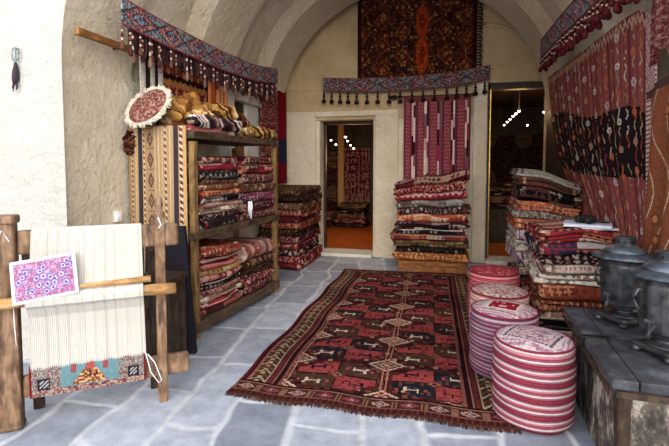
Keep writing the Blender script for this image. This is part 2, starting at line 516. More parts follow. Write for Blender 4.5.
# left wall with a recessed window
mb = MB(); wy0, wy1, wz0, wz1 = 4.72, 5.14, .95, 2.10
xo = XL-.35
for a, b in (((xo, 2.45, 0), (XL, wy0, 2.02)), ((xo, wy1, 0), (XL, YB, 2.02)), ((xo, wy0, 0), (XL, wy1, wz0))): mb.bbox(a, b)
struct(mb.build('wall_left', M_plaster))
mb = MB()
mb.bbox((XL, wy0-.2, wz0), (XL+.10, wy0, 2.24)); mb.bbox((XL, wy0, 2.10), (XL+.10, wy1+.36, 2.24)); mb.bbox((XL, wy1, wz0), (XL+.05, wy1+.36, 2.10))
mb.bbox((XL-.03, wy0, wz0), (XL+.01, wy1, wz1), m=1)
mb.bbox((XL, wy0+.22, wz0), (XL+.03, wy0+.36, wz1-.14), m=2)
struct(mb.build('window_1', [M_sill, M_darkwood, M_bench], bevel=.01))
# right wall
mb = MB(); mb.bbox((XR, 2.45, 0), (XR+.35, YB, 2.02)); struct(mb.build('wall_right', M_plaster))
mb = MB(); mb.bbox((XR-.025, 5.2, 0), (XR, YB-.01, 2.06)); struct(mb.build('trim_5', M_darkwood))  # dark board added in place of the dim opening beside the kilim

# vault with transverse ribs
ST = [(2.44, 1.80), (3.12, 1.80), (3.125, 1.86), (3.78, 1.84), (3.95, 1.745), (4.66, 1.745), (4.67, 1.85), (5.34, 1.835), (5.55, 1.745), (6.26, 1.745), (6.265, 1.88), (YB+.02, 1.88)]
na = 97; th = np.linspace(0, PI, na)
P = np.zeros((len(ST), na, 3))
for i, (y, r) in enumerate(ST):
    f = np.clip(np.minimum(th, PI-th)/.12, 0, 1)
    rr = 1.82+(r-1.82)*f
    P[i, :, 0] = XC+rr*np.cos(th)*np.where(np.cos(th) < 0, 1.033, 1.017); P[i, :, 1] = y; P[i, :, 2] = ZS+rr*np.sin(th)
mb = MB(); mb.grid(P); struct(mb.build('ceiling', M_vault))

# facade with the big arch, seen at the far left
mb = MB()
A = np.array([[XC+1.8*math.cos(t)*(1.033 if math.cos(t) < 0 else 1.017), 2.44, ZS+1.8*math.sin(t)] for t in th])
B = A.copy()
for i, t in enumerate(th):
    dx, dz = math.cos(t), math.sin(t)
    k = min((6.6/abs(dx)) if abs(dx) > 1e-6 else 1e9, (3.6/dz) if dz > 1e-6 else 1e9)
    B[i] = (XC+dx*k, 2.44, ZS+dz*k)
G = np.stack([A, B], 0); mb.grid(G)
mb.add([(-7.2, 2.44, 0), (XL+.02, 2.44, 0), (XL+.02, 2.44, ZS), (-7.2, 2.44, ZS)], [(0, 1, 2, 3)])
mb.add([(XR-.02, 2.44, 0), (6, 2.44, 0), (6, 2.44, ZS), (XR-.02, 2.44, ZS)], [(0, 1, 2, 3)])
struct(mb.build('wall_front', M_facade))

# shops behind the doorways
def room(sfx, x0, x1, y0, y1, z1):
    for nm, V, m in (('floor_'+sfx, [(x0, y0, .03), (x1, y0, .03), (x1, y1, .03), (x0, y1, .03)], M_shopfloor),
                     ('ceiling_'+sfx, [(x0, y0, z1), (x0, y1, z1), (x1, y1, z1), (x1, y0, z1)], M_shopceil)):
        mb = MB(); mb.add(V, [(0, 1, 2, 3)]); struct(mb.build(nm, m))
    mb = MB()
    mb.bbox((x0-.1, y0, 0), (x0, y1, z1), m=0); mb.bbox((x1, y0, 0), (x1+.1, y1, z1), m=0); mb.bbox((x0-.1, y1, 0), (x1+.1, y1+.1, z1), m=1)
    struct(mb.build('wall_'+sfx, [M_shopwall, M_shopwall]))
room('left_shop', -3.4, -.35, YB+.3, 9.9, 2.3)
room('right_shop', -.2, 2.6, YB+.3, 10.6, 2.6)

mb = MB(); mb.bbox((-2.44, 9.84, .03), (-2.31, 9.9, 2.3)); struct(mb.build('trim_4', M_shopplaster))
def lamp(pos, ztop, lab, grp):
    t = thing('ceiling_spotlight', lab, 'lamp', pos, grp)
    x, y, z = pos
    mb = MB(); mb.tube([(x, y, ztop), (x, y, z+.05)], .008, 6); mb.lathe([(.012, .05), (.03, .02), (.034, .006)], pos, 12)
    mb.build('lamp_shade', M_iron, t)
    mb = MB(); mb.lathe([(.004, -.022), (.015, -.016), (.02, -.003), (.016, .01), (.004, .016)], pos, 12); mb.build('bulb', M_bulb, t, smooth=True)
LL = [(-2.38, 9.0, 1.865), (-2.2, 8.7, 1.76), (-1.73, 7.5, 1.83), (-1.85, 8.2, 1.80), (-1.97, 9.0, 1.755), (-2.03, 9.6, 1.715)]
for i, p in enumerate(LL):
    lamp(p, 2.3, 'small lit spotlight inside the left shop, %s' % ['leftmost, alone', 'lower one of the left two', 'first of the slanting row', 'second of the slanting row', 'third of the slanting row', 'lowest of the slanting row'][i], 'spotlights in the left shop')
RL = [(1.042, 7.65, 2.2), (1.045, 8.01, 2.2), (1.05, 8.4, 2.2), (1.064, 8.94, 2.2), (1.08, 9.5, 2.2), (1.1, 10.2, 2.2), (1.45, 9.5, 2.13), (1.45, 7.9, 2.2), (1.78, 9.2, 2.11)]
for i, p in enumerate(RL):
    lamp(p, 2.6, 'small lit spotlight inside the right shop, %s' % ['highest of the slanting row', 'second highest of the slanting row', 'third from the top of the slanting row', 'third from the bottom of the slanting row', 'second lowest of the slanting row', 'lowest of the slanting row', 'alone between row and kilim', 'high one near the hanging kilim', 'low one beside the edge of the hanging kilim'][i], 'spotlights in the right shop')

def flat_rug(name, lab, x0, x1, z0, z1, y, style, P, seed, n=.025):
    nu, nv = int((x1-x0)/n)+1, int((z1-z0)/n)+1
    U, Vv = np.meshgrid(np.linspace(x0, x1, nu), np.linspace(z1, z0, nv), indexing='ij')
    Pt = np.stack([U, y+.006*np.sin(U*17), Vv], -1)
    um = (U[1:, 1:]+U[:-1, :-1])/2-(x0+x1)/2; vm = (Vv[1:, 1:]+Vv[:-1, :-1])/2
    C = rugcol(style, P, vm, um, x1-x0, seed)
    mb = MB(); mb.sheet(Pt, C, .01)
    o = mb.build(name, M_rug, loc=((x0+x1)/2, y, z0)); return tag(o, lab, 'rug')
flat_rug('hanging_rug', 'dark red-brown rug hanging on the left shop back wall, left of the pale strip', -2.95, -2.45, .05, 1.72, 9.86, 'floral', PP['dark'], 3)
flat_rug('hanging_rug', 'dark wine rug hanging on the left shop back wall, right of the pale strip', -2.30, -1.72, .05, 1.72, 9.86, 'diamond', PP['wine'], 5)
flat_rug('hanging_rug', 'nearly black red rug on the back wall of the right shop', .3, 2.4, .6, 2.0, 10.55, 'floral', PP['dark'], 8)
L5 = ['topmost', 'second down', 'third down', 'fourth down', 'fifth down', 'sixth down', 'seventh down', 'eighth down', 'ninth down', 'tenth down', 'eleventh down', 'twelfth down', 'thirteenth down']
def shoppile(n, where, grp, *a, **k):
    keys = ['dark', 'wine', 'brown', 'black', 'olive', 'dark', 'wine', 'brown']
    pile([('dark folded rug inside %s, %s' % (where, L5[n-1-i] if i else 'lowest'), 'floral', PP[keys[i]], 1, 2) for i in range(n)], *a, grp, **k)
shoppile(5, 'the left shop under the wine hanging rug', 'rugs inside the left shop, right heap', -2.0, 9.2, .03, 0, .62, .55, .5, seed0=71, hres=.05)
shoppile(3, 'the left shop under the red-brown hanging rug', 'rugs inside the left shop, left heap', -2.66, 9.25, .03, 0, .55, .5, .3, seed0=72, hres=.05)
shoppile(6, 'the right shop above the dark cabinet', 'rugs inside the right shop', .79, 8.0, .62, 0, .5, .5, .42, seed0=73, hres=.05)
t = thing('cabinet', 'dark wooden cabinet with panel door inside the right shop', 'cabinet', (.79, 8.25, .03))
mb = MB(); mb.bbox((.5, 8.0, .03), (1.08, 8.5, .61)); mb.build('body', M_darkwood, t, bevel=.006)
mb = MB(); mb.bbox((.56, 7.98, .1), (1.02, 8.0, .55)); mb.bbox((.62, 7.97, .16), (.96, 7.985, .49)); d_ = mb.build('door', M_darkwood, t, bevel=.004)

# ================================================================== MAIN CARPET
def carpet():
    FL, FR, BL, BR = np.array((-1.262, 2.333)), np.array((.372, 2.36)), np.array((-1.293, 5.58)), np.array((.225, 5.69))
    nu, nv = 162, 330
    u = np.linspace(0, 1, nu); v = np.linspace(0, 1, nv)
    U, V = np.meshgrid(u, v, indexing='ij')
    Q = ((1-U)*(1-V))[..., None]*FL+(U*(1-V))[..., None]*FR+((1-U)*V)[..., None]*BL+(U*V)[..., None]*BR
    Q[..., 0] += .012*np.sin(V*23)*(1-U); Q[..., 1] += .012*np.sin(U*19+1)*(1-V)
    Z = .008+.004*(1+np.sin(U*9+V*14))*.5
    Pt = np.concatenate([Q, Z[..., None]], -1)
    um = (U[1:, 1:]+U[:-1, :-1])/2; vm = (V[1:, 1:]+V[:-1, :-1])/2
    W, Ln = 1.60, 3.36
    x = um*W; y = vm*Ln                           # metres from the front-left corner
    bx = np.minimum(x, W-x); by = np.minimum(y, Ln-y)
    c = lambda h: lin(h)
    out = np.empty(x.shape+(3,)); out[:] = c('#3f1c1d')
    S = lambda m, h: out.__setitem__(m, c(h))
    # field
    fx = x-.27; fy = y-.16
    pu, pv = .605, .438
    iu = np.floor(fx/pu); iv = np.floor(fy/pv)
    lu = (frac(fx/pu)-.5)*pu; lv = (frac(fy/pv)-.5)*pv        # metres from gul centre
    field = (bx > .25) & (by > .17)
    S(field, '#48201f')
    # gul octagon
    oct_ = (np.abs(lu) < .262) & (np.abs(lv) < .188) & (np.abs(lu)/.262+np.abs(lv)/.188 < 1.42)
    salm = (lu*lv < 0)
    alt = ((iu+iv) % 2 == 0)
    m = field & oct_
    S(m & salm, '#94403f'); S(m & ~salm & alt, '#463026'); S(m & ~salm & ~alt, '#202129')
    # outline
    rim = m & ((np.abs(lu) > .252) | (np.abs(lv) > .179) | (np.abs(lu)/.262+np.abs(lv)/.188 > 1.36)); S(rim, '#4a2420')
    S(m & ((np.abs(lu) < .008) | (np.abs(lv) < .007)), '#2a1014')
    # animals in each quarter
    qu = np.abs(lu)-.135; qv = np.abs(lv)-.098
    an = (np.abs(qv) < .010) & (np.abs(qu) < .045)
    an |= (np.abs(np.abs(qu)-.036) < .009) & (np.abs(qv+.012*np.sign(qu)) < .026)
    an |= (np.abs(qu-.05) < .013) & (np.abs(qv-.022) < .011)
    S(m & an & ~salm, '#cdb29c'); S(m & an & salm, '#2a1220')
    mot = hsh(np.floor(x/.021), np.floor(y/.021), 14); S(m & ~an & salm & (mot > .86), '#6a2a2c'); S(m & ~an & ~salm & (mot > .8), '#5a3a30')
    dots = m & (((np.abs(np.abs(qu)-.085) < .010) & (np.abs(qv) < .02))); S(dots & ~salm, '#a0433f'); S(dots & salm, '#6a1c26')
    # centre of gul
    dc = np.abs(lu)/.06+np.abs(lv)/.05
    S(m & (dc < 1), '#6a2a24'); S(m & (dc < .62), '#8c6a50'); S(m & (dc < .3), '#3a1218')
    # minor diamonds between guls
    du = (frac(fx/pu+.5)-.5)*pu; dv = (frac(fy/pv+.5)-.5)*pv
    dd = np.abs(du)/.125+np.abs(dv)/.095
    mm = field & (dd < 1)
    S(mm, '#cfb29c'); S(field & (dd < .8), '#6a342c'); S(field & (dd < .55), '#b59480'); S(field & (dd < .38), '#6e3d34'); S(field & (dd < .15), '#c9a890')
    # chevrons at the sides of the field
    # small motifs in the remaining ground
    r = field & ~oct_ & (dd > 1.05)
    hh = hsh(np.floor(x/.03), np.floor(y/.03), 4)
    S(r & (hh > .78), '#6e4438'); S(r & (hh < .28), '#2e1418'); S(r & (hh > .94), '#a88470')
    # vertical thin lines either side of guls
    S(field & (np.abs(np.abs(lu)-.29) < .006), '#a8705c')
    # long side borders
    side = (bx <= .25) & (by > .10)
    S(side, '#441f1f')
    S(side & (np.abs(bx-.235) < .012), '#2a1014'); S(side & (np.abs(bx-.212) < .007), '#8c5a4c'); S(side & (np.abs(bx-.19) < .012), '#5e2628')
    S(side & (np.abs(bx-.167) < .006), '#a88470')
    mid = side & (bx > .055) & (bx < .16)
    S(mid, '#3c2e24')
    zz = frac((y+.9*np.abs(bx-.107))/.11)
    S(mid & (zz < .16), '#a8907a'); S(mid & (zz > .5) & (zz < .6), '#8c3a34'); S(mid & (np.abs(bx-.107) < .016) & (frac(y/.055) < .5), '#a88a6a')
    S(side & (np.abs(bx-.05) < .007), '#8c5a4c'); S(side & (bx < .043), '#3c1218'); S(side & (bx < .02), '#5e1a22')
    # end borders
    end = (by <= .17)
    S(end, '#40201d'); S(end & (np.abs(by-.165) < .01), '#2a1014'); S(end & (np.abs(by-.145) < .007), '#8c5f50')
    eb = end & (by > .065) & (by < .135)
    S(eb, '#43231f')
    eu = (frac(x/.16)-.5)*.16; ed = np.abs(eu)/.055+np.abs(by-.1)/.034
    hk = hsh(np.floor(x/.16), 0*x, 2)
    S(eb & (ed < 1) & (hk > .5), '#a88470'); S(eb & (ed < 1) & (hk <= .5), '#8c3a40'); S(eb & (ed < .6), '#4a3a52'); S(eb & (ed < .3), '#b58a70')
    S(eb & (np.abs(np.abs(eu)-.07) < .008), '#7c5444')
    S(end & (np.abs(by-.055) < .007), '#7c5040'); S(end & (by < .047), '#43181a')
    S(end & (by < .047) & (frac(x/.035) < .3), '#5c302a'); S(end & (by < .014), '#4c302a')
    # inner frame line
    fr = (np.abs(bx-.26) < .008) & (by > .17); S(fr, '#7c4a40')
    n = .72+.5*hsh(np.floor(x/.011), np.floor(y/.011), 1); ab = .88+.2*np.sin(y*5+np.sin(y*13))
    out = np.clip(out*(n*ab)[..., None], 0, 1)
    t = thing('carpet', 'large dark red floor carpet with octagon motifs lying across the paving', 'carpet', (-.45, 4.0, .004))
    mb = MB(); mb.sheet(Pt, out, .008); mb.build('pile', M_shag, t)
    # fringes at both ends
    rs = np.random.RandomState(3)
    for nm, a, b, dr in (('front', FL, FR, -1), ('back', BL, BR, 1)):
        mb = MB()
        for k in range(260):
            f = (k+.5)/260; p = a+(b-a)*f
            if nm == 'front': p = p+np.array((.012*np.sin(0)*(1-f), .012*np.sin(f*19+1)))
            l = .008+.02*rs.rand(); dx = .02*(rs.rand()-.5)
            col = c('#4a2a26') if rs.rand() < .7 else c('#7a5a4c')
            mb.tube([(p[0], p[1]-dr*.004, .009), (p[0]+dx*.5, p[1]+dr*l*.6, .007), (p[0]+dx, p[1]+dr*l, .004)], .0032, 4, [tuple(col)]*2)
        mb.build('fringe', M_shag, t)
carpet()

# ================================================================== LOOM
L0 = np.array((-2.166, 1.739, 0.)); Lu = np.array((.803, .597, 0.)); Ln_ = np.array((.597, -.803, 0.))
def lp(u, n, z): return L0+Lu*u+Ln_*n+np.array((0, 0, z))
RL_ = Matrix(((Lu[0], -Ln_[0], 0), (Lu[1], -Ln_[1], 0), (0, 0, 1)))
def lbox(mb, u0, u1, n0, n1, z0, z1, **k):
    mb.box(tuple(lp((u0+u1)/2, (n0+n1)/2, (z0+z1)/2)), (u1-u0, n1-n0, z1-z0), RL_, **k)
t = thing('weaving_loom', 'wooden upright weaving loom with cream warp and unfinished carpet', 'loom', tuple(lp(.37, 0, 0)))
mb = MB(); lbox(mb, -.035, .068, -.05, .03, 0, 1.06); lbox(mb, -.045, .078, -.058, .038, 1.055, 1.10); lbox(mb, -.04, .073, -.054, .034, .0, .03); mb.build('post', M_loomwood, t, bevel=.012)
mb = MB(); lbox(mb, .715, .768, -.045, .02, .03, 1.06); lbox(mb, .72, .763, -.04, .015, .0, .03); mb.lathe([(.03, 1.05), (.03, 1.08), (.016, 1.1), (.024, 1.13), (.018, 1.16), (.004, 1.175)], tuple(lp(.741, -.013, 0)), 10); mb.build('post', M_loomwood, t, bevel=.008)
mb = MB(); lbox(mb, .07, .84, -.03, .008, .895, 1.02); mb.build('top_beam', M_loomwood, t, bevel=.014)
mb = MB(); lbox(mb, .07, .885, -.03, .008, .15, .27); mb.build('bottom_beam', M_loomwood, t, bevel=.014)
mb = MB(); mb.tube([tuple(lp(u_,   .093+.004*math.sin(u_*20), .676+.003*math.sin(u_*13))) for u_ in np.linspace(-.12, .815, 14)], [.03+.003*math.sin(i*1.7) for i in range(14)], 12); mb.build('roller_pole', M_loompole, t, smooth=True)
mb = MB(); mb.tube([tuple(lp(.36, .112, .735)), tuple(lp(.5, .108, .737)), tuple(lp(.69, .100, .74))], [.010, .013, .018], 8); mb.build('heddle_rod', M_loompole, t, smooth=True)
for u_ in (.10, .70):
    mb = MB(); lbox(mb, u_-.025, u_+.025, -.22, -.17, 0, .92); lbox(mb, u_-.02, u_+.02, -.2, -.03, .86, .9); mb.build('rear_post', M_darkwood, t, bevel=.006)
mb = MB(); lbox(mb, .075, .725, -.22, -.18, .42, .5); mb.build('rear_rail', M_darkwood, t, bevel=.006)
# warp: real ridged threads from beam over the pole down to the woven part
prof = [(-.034, .90), (-.036, 1.0), (-.012, 1.026), (.013, 1.012), (.02, .97), (.035, .86), (.052, .765), (.07, .725), (.112, .712), (.135, .69), (.133, .66), (.098, .638), (.06, .585), (.04, .48), (.03, .38), (.022, .27)]
nth = 260
uu = np.linspace(0, 1, nth)
P = np.zeros((nth, len(prof), 3)); Cw = np.zeros((nth-1, len(prof)-1, 3))
rs = np.random.RandomState(5)
gap = (np.sin(uu*61)+np.sin(uu*137+1)+.8*rs.randn(nth)*.5)
for j, (n_, z_) in enumerate(prof):
    wl = .135+(z_-1.0)*.03; wr = .648-(z_-1.0)*.012
    for i in range(nth):
        ridge = .0022*math.cos(uu[i]*2*PI*65)
        zz = z_+(.012*math.sin(uu[i]*40)+.008*rs.rand() if j == len(prof)-1 else 0)
        P[i, j] = lp(wl+(wr-wl)*uu[i], n_+ridge, zz)
base = lin('#d8d2c8')
for i in range(nth-1):
    k = .88+.12*rs.rand()
    if gap[i] > 1.1: k *= .86
    Cw[i, :] = base*k
mb = MB(); mb.sheet(P, Cw, .003); mb.build('warp_threads', M_thread, t)
# woven piece
nu, nv = 110, 34
U, V = np.meshgrid(np.linspace(0, 1, nu), np.linspace(0, 1, nv), indexing='ij')
P = np.zeros((nu, nv, 3))
for i in range(nu):
    for j in range(nv):
        z_ = .32-.165*V[i, j]; P[i, j] = lp(.106+.548*U[i, j], .02+.008*math.sin(V[i, j]*3), z_)
um = (U[1:, 1:]+U[:-1, :-1])/2; vm = (V[1:, 1:]+V[:-1, :-1])/2
x = um*.548; y = vm*.165
Pm = pal('#857a7c', '#84504c', '#a89a8c', '#56525c', '#747a6c')
C = pick(Pm, hsh(np.floor(x/.0055), np.floor(y/.006), 3))
C[(x > .14) & (x < .41)] = lin('#67878e')
tr = (np.abs(x-.275) < .015+.075*np.clip((y-.03)/.1, 0, 1)) & (y > .03) & (y < .125); C[tr] = pick(pal('#7a4a34', '#c9a070', '#5a2424', '#a06a4a'), hsh(np.floor(x/.01), np.floor(y/.01), 1))[tr]
C[(np.abs(x-.275) < .02) & (y < .05)] = lin('#a0524c')
for a in (.20, .35): C[(np.abs(x-a) < .012) & (y > .01) & (y < .06)] = lin('#8c4a50')
for a in (.065, .485):
    m = (np.abs(x-a) < .028) & (np.abs(y-.1) < .03); C[m] = lin('#23252f'); m = (np.abs(x-a) < .018) & (np.abs(y-.1) < .018) & (frac((x+y)/.02) < .4); C[m] = lin('#a8a0a0')
lo = y > .128; C[lo] = pick(pal('#94706a', '#a88c7c', '#7c4a50', '#5a3c40', '#a89686'), hsh(np.floor(x/.008), np.floor(y/.008), 7))[lo]
C[(x < .012) | (x > .536)] = lin('#6a1a24')
C = np.clip(C*(.85+.25*hsh(np.floor(x/.006), np.floor(y/.006), 2))[..., None], 0, 1)
mb = MB(); mb.sheet(P, C, .008); mb.build('woven_carpet', M_rug, t)
# loose cords
def cord(pts, r):
    mb = MB(); mb.tube([tuple(lp(*p)) for p in pts], r, 6); mb.build('cord', M_paper, t, smooth=True)
cord([(.055, .04, .66), (.06, .055, .55), (.063, .05, .45)], .0025)
cord([(.655, .03, .31), (.68, .045, .2), (.72, .04, .13), (.735, .03, .14), (.70, .035, .25), (.665, .03, .3)], .0028)
cord([(.735, .028, 1.06), (.742, .03, 1.04), (.75, .028, 1.02), (.735, .028, 1.0)], .004)
cord([(.0, .04, .98), (.02, .044, 1.03), (.04, .042, .99), (.05, .042, .97)], .003)
# picture resting on the pole
t = thing('floral_picture', 'white-edged pink and purple floral picture leaning on the loom warp', 'picture', tuple(lp(.2, .12, .72)))
nu, nv = 60, 44
U, V = np.meshgrid(np.linspace(0, 1, nu), np.linspace(0, 1, nv), indexing='ij')
a = math.radians(10); P = np.zeros((nu, nv, 3))
for i in range(nu):
    for j in range(nv):
        x_ = U[i, j]*.285; y_ = (1-V[i, j])*.20
        P[i, j] = lp(.075+x_*math.cos(a)-y_*math.sin(a)*.6, .135-.06*(1-V[i, j]), .672+x_*math.sin(a)*.75+y_)
um = (U[1:, 1:]+U[:-1, :-1])/2*.285; vm = (V[1:, 1:]+V[:-1, :-1])/2*.2
C = np.empty(um.shape+(3,)); C[:] = lin('#a87098')
h = hsh(np.floor(um/.006), np.floor(vm/.006), 4); C = np.where((h > .6)[..., None], lin('#b898b4'), C); C = np.where((h < .25)[..., None], lin('#a0506c'), C); C = np.where((h > .86)[..., None], lin('#60788f'), C)
rs = np.random.RandomState(9)
for k in range(24):
    px_, py_ = .03+rs.rand()*.225, .03+rs.rand()*.14; d = np.hypot(um-px_, vm-py_)
    C[(d < .017)] = lin('#7c669c'); C[d < .011] = lin('#c5b4cc'); C[d < .006] = lin('#5c3c7c')
e = np.minimum(np.minimum(um, .285-um), np.minimum(vm, .2-vm)); C[e < .014] = lin('#d9d5d2')
mb = MB(); mb.sheet(P, C, .006); o = mb.build('print', M_thread, t)
# crate and leaning felt panel
t = thing('wooden_crate', 'dark wooden crate standing behind the right leg of the loom', 'crate', (-1.87, 2.60, 0))
RZ = Matrix.Rotation(math.radians(4), 3, 'Z')
mb = MB(); mb.box((-1.87, 2.60, .29), (.25, .20, .58), RZ); mb.build('body', M_darkwood, t, bevel=.006)
mb = MB(); mb.box((-1.87, 2.60, .60), (.28, .23, .035), RZ); mb.build('lid', M_darkwood, t, bevel=.006)
mb = MB(); nu, nv = 14, 24
P = np.zeros((nu, nv, 3)); U, V = np.meshgrid(np.linspace(0, 1, nu), np.linspace(0, 1, nv), indexing='ij')
P[..., 0] = -2.16+U*(.425-.105*V); P[..., 1] = 2.80+.055*V+.01*np.sin(U*6); P[..., 2] = .012+.90*V
C = np.ones((nu-1, nv-1, 3)); mb.sheet(P, C, .035)
o = mb.build('felt_panel', M_felt, loc=(-1.98, 2.83, 0), bevel=.008); tag(o, 'nearly black felt slab leaning against the striped tan kilim behind the loom', 'panel')

# ================================================================== SHELF UNIT
So = np.array((-1.872, 3.03, 0.)); Sa = np.array((.088, .996, 0.)); Sb = np.array((-.996, .088, 0.))
SL, SD = 1.40, .52
def sp(a, b, z): return So+Sa*a+Sb*b+np.array((0, 0, z))
RS_ = Matrix(((Sa[0], Sb[0], 0), (Sa[1], Sb[1], 0), (0, 0, 1)))
def sbox(mb, a0, a1, b0, b1, z0, z1, **k): mb.box(tuple(sp((a0+a1)/2, (b0+b1)/2, (z0+z1)/2)), (a1-a0, b1-b0, z1-z0), RS_, **k)
t = thing('shelf_unit', 'open wooden shelf unit holding folded rugs along the left wall', 'shelf', tuple(sp(.7, .26, 0)))
for a0, b0 in ((0, 0), (SL-.05, 0), (0, SD-.05), (SL-.05, SD-.05)):
    mb = MB(); sbox(mb, a0, a0+.05, b0, b0+.05, 0, 1.53); mb.build('post', M_postwood, t, bevel=.005)
for z0, z1 in ((.05, .135), (.775, .84), (1.55, 1.605)):
    mb = MB(); sbox(mb, -.01, SL+.01, -.012, SD, z0, z1); mb.build('shelf_board', M_shelfwood, t, bevel=.006)
# kilim hanging over the near end
t_w = .53; z0, z1 = .03, 1.645
nu, nv = 130, 170
U, V = np.meshgrid(np.linspace(0, 1, nu), np.linspace(0, 1, nv), indexing='ij')
P = np.zeros((nu, nv, 3))
for i in range(nu):
    for j in range(nv):
        P[i, j] = sp(-.03-.012*math.sin(U[i, j]*9+V[i, j]*2)*(1-.5*V[i, j]), .578-U[i, j]*t_w, z0+(z1-z0)*V[i, j])
f = (U[1:, 1:]+U[:-1, :-1])/2; vz = (V[1:, 1:]+V[:-1, :-1])/2*(z1-z0)
C = np.empty(f.shape+(3,)); C[:] = lin('#ab8f70')
def band(a, b, h): C[(f > a) & (f < b)] = lin(h)
def dots(a, b, h1, h2, p): 
    m = (f > a) & (f < b); C[m] = lin(h1); C[m & (frac((vz+f*.3)/p) < .5)] = lin(h2)
band(0, .03, '#9c7a54'); dots(.05, .075, '#bda680', '#6a4030', .04); band(.09, .1, '#956c44'); band(.12, .135, '#c2ab86')
band(.16, .235, '#3a3236'); dots(.245, .275, '#c2b08e', '#5a3a34', .045); band(.29, .30, '#b07c4c')
m = (f > .31) & (f < .44); C[m] = lin('#a58660')
dia = np.abs(f-.375)/.06+np.abs(frac(vz/.16)-.5)/.42; C[m & (dia < 1)] = lin('#5a4444'); C[m & (dia < .5)] = lin('#a07a5c'); C[m & (dia < .22)] = lin('#4a3638')
C[m & (np.abs(frac(vz/.16)-.0) < .05)] = lin('#7a5a50')
band(.46, .475, '#c2ab86'); band(.50, .515, '#b07c4c'); band(.53, .55, '#c5af8a'); band(.58, .59, '#b8875a'); band(.6, .61, '#c2ab86')
dots(.645, .68, '#c2b08e', '#6a4038', .05); band(.70, .715, '#b8875a'); band(.74, .755, '#c5af8a')
band(.80, .875, '#3c3438'); dots(.895, .945, '#c9b89c', '#6e2c2c', .05); band(.955, 1.0, '#c09a68')
C = np.clip(C*(.86+.2*hsh(np.floor(f/.012), np.floor(vz/.008), 2))[..., None], 0, 1)
mb = MB(); mb.sheet(P, C, .008)
o = mb.build('hanging_kilim', M_rug, loc=tuple(sp(-.03, .28, z0)))
tag(o, 'tan kilim with dark vertical stripes covering the near end of the shelf unit', 'kilim')

def on_shelf(rugs, a_mid, w, z, H, group, seed, wob=None, dep=.44):
    p = sp(a_mid, .012, 0)
    ang = math.atan2(Sa[1], Sa[0])            # local x along the shelf, local y inwards
    pile(rugs, p[0], p[1], z, ang, w, dep, H, group, seed, wob, jit=.012, ja=.02)
def lab(desc, i, n, where): return '%s, %s in %s' % (desc, L5[n-1-i] if i else 'lowest', where)
def mk(lst, where):
    n = len(lst); return [(lab(d, i, n, where), st, PP[p], wt, nl) for i, (d, st, p, wt, nl) in enumerate(lst)]
S1 = mk([('folded black rug with white and pink flecks', 'zigzag', 'bw', 1.2, 2), ('folded dark brown rug', 'floral', 'darkp', .9, 2), ('folded cream and pink rug', 'blocks', 'cream', .9, 2), ('folded maroon and pink rug', 'blocks', 'pinkred', .8, 2), ('folded dark rug with pale patches', 'blocks', 'darkp', .9, 2), ('folded red and orange rug', 'blocks', 'orange', .9, 2), ('folded tan and dark red rug', 'blocks', 'tan', .9, 2), ('folded mottled brown rug', 'floral', 'brown', .8, 2), ('folded black and white rug with red ends', 'zigzag', 'bw', 1.25, 2), ('folded crimson rug with white patches', 'blocks', 'redwhite', 1.1, 2), ('folded mottled pink-brown rug', 'vstripe', 'pinkred', .9, 2)], 'left middle-shelf pile')
on_shelf(S1, .37, .58, .843, .57, 'rugs in the left pile of the middle shelf', 11)
S2 = mk([('folded dark red patterned rug', 'diamond', 'wine', 1, 2), ('folded burgundy rug', 'floral', 'wine', 1, 2), ('folded red-purple rug', 'floral', 'purple', 1.2, 2), ('folded brown patterned rug', 'diamond', 'brown', 1.1, 2), ('folded burgundy dark-flecked rug', 'diamond', 'wine', 1.1, 2), ('folded maroon small-patterned rug', 'blocks', 'crim', 1.1, 2), ('folded dark maroon rug', 'diamond', 'wine', 1.0, 2)], 'right middle-shelf pile')
on_shelf(S2, 1.01,   .575, .843, .59, 'rugs in the right pile of the middle shelf', 12)
def sagw(zb, H, amp=.03):
    def f(W):
        W = W.copy(); k = np.clip((W[..., 2]-zb)/H, 0, 1)
        W[..., 2] += amp*k*np.sin(W[..., 1]*6.5+.4); return W
    return f
S3 = mk([('folded red, dark and cream rug', 'blocks', 'multi', 1, 2), ('folded pink and white rug', 'blocks', 'redwhite', .9, 2), ('folded cream and brown many-coloured rug', 'blocks', 'cream', .9, 2), ('folded red-brown rug', 'floral', 'pinkred', .9, 2), ('folded dark maroon rug with white tassel marks', 'blocks', 'darkp', 1, 2), ('folded crimson and pink rug', 'vstripe', 'salmon', .9, 2), ('folded tan speckled rug', 'blocks', 'yellow', .8, 2), ('folded salmon pink rug', 'plain', 'salmon', .9, 2), ('folded dark maroon plain rug', 'plain', 'wine', .8, 2), ('thick red rug with orange and cream end', 'floral', 'redor', 1.7, 2)], 'left bottom-shelf pile')
on_shelf(S3, .37, .58, .138, .55, 'rugs in the left pile of the bottom shelf', 13, sagw(.138, .535, .02))
S4 = mk([('folded maroon rug', 'floral', 'wine', 1, 2), ('folded dark red rug', 'floral', 'crim', 1, 2), ('folded dark teal and brown rug', 'floral', 'dark', .8, 2), ('folded brown-red rug', 'vstripe', 'brown', 1, 2), ('plump brown-red striped rug', 'vstripe', 'pinkred', 1.8, 2)], 'right bottom-shelf pile')
on_shelf(S4, 1.01, .575, .138, .46, 'rugs in the right pile of the bottom shelf', 14, sagw(.138, .43, .015))
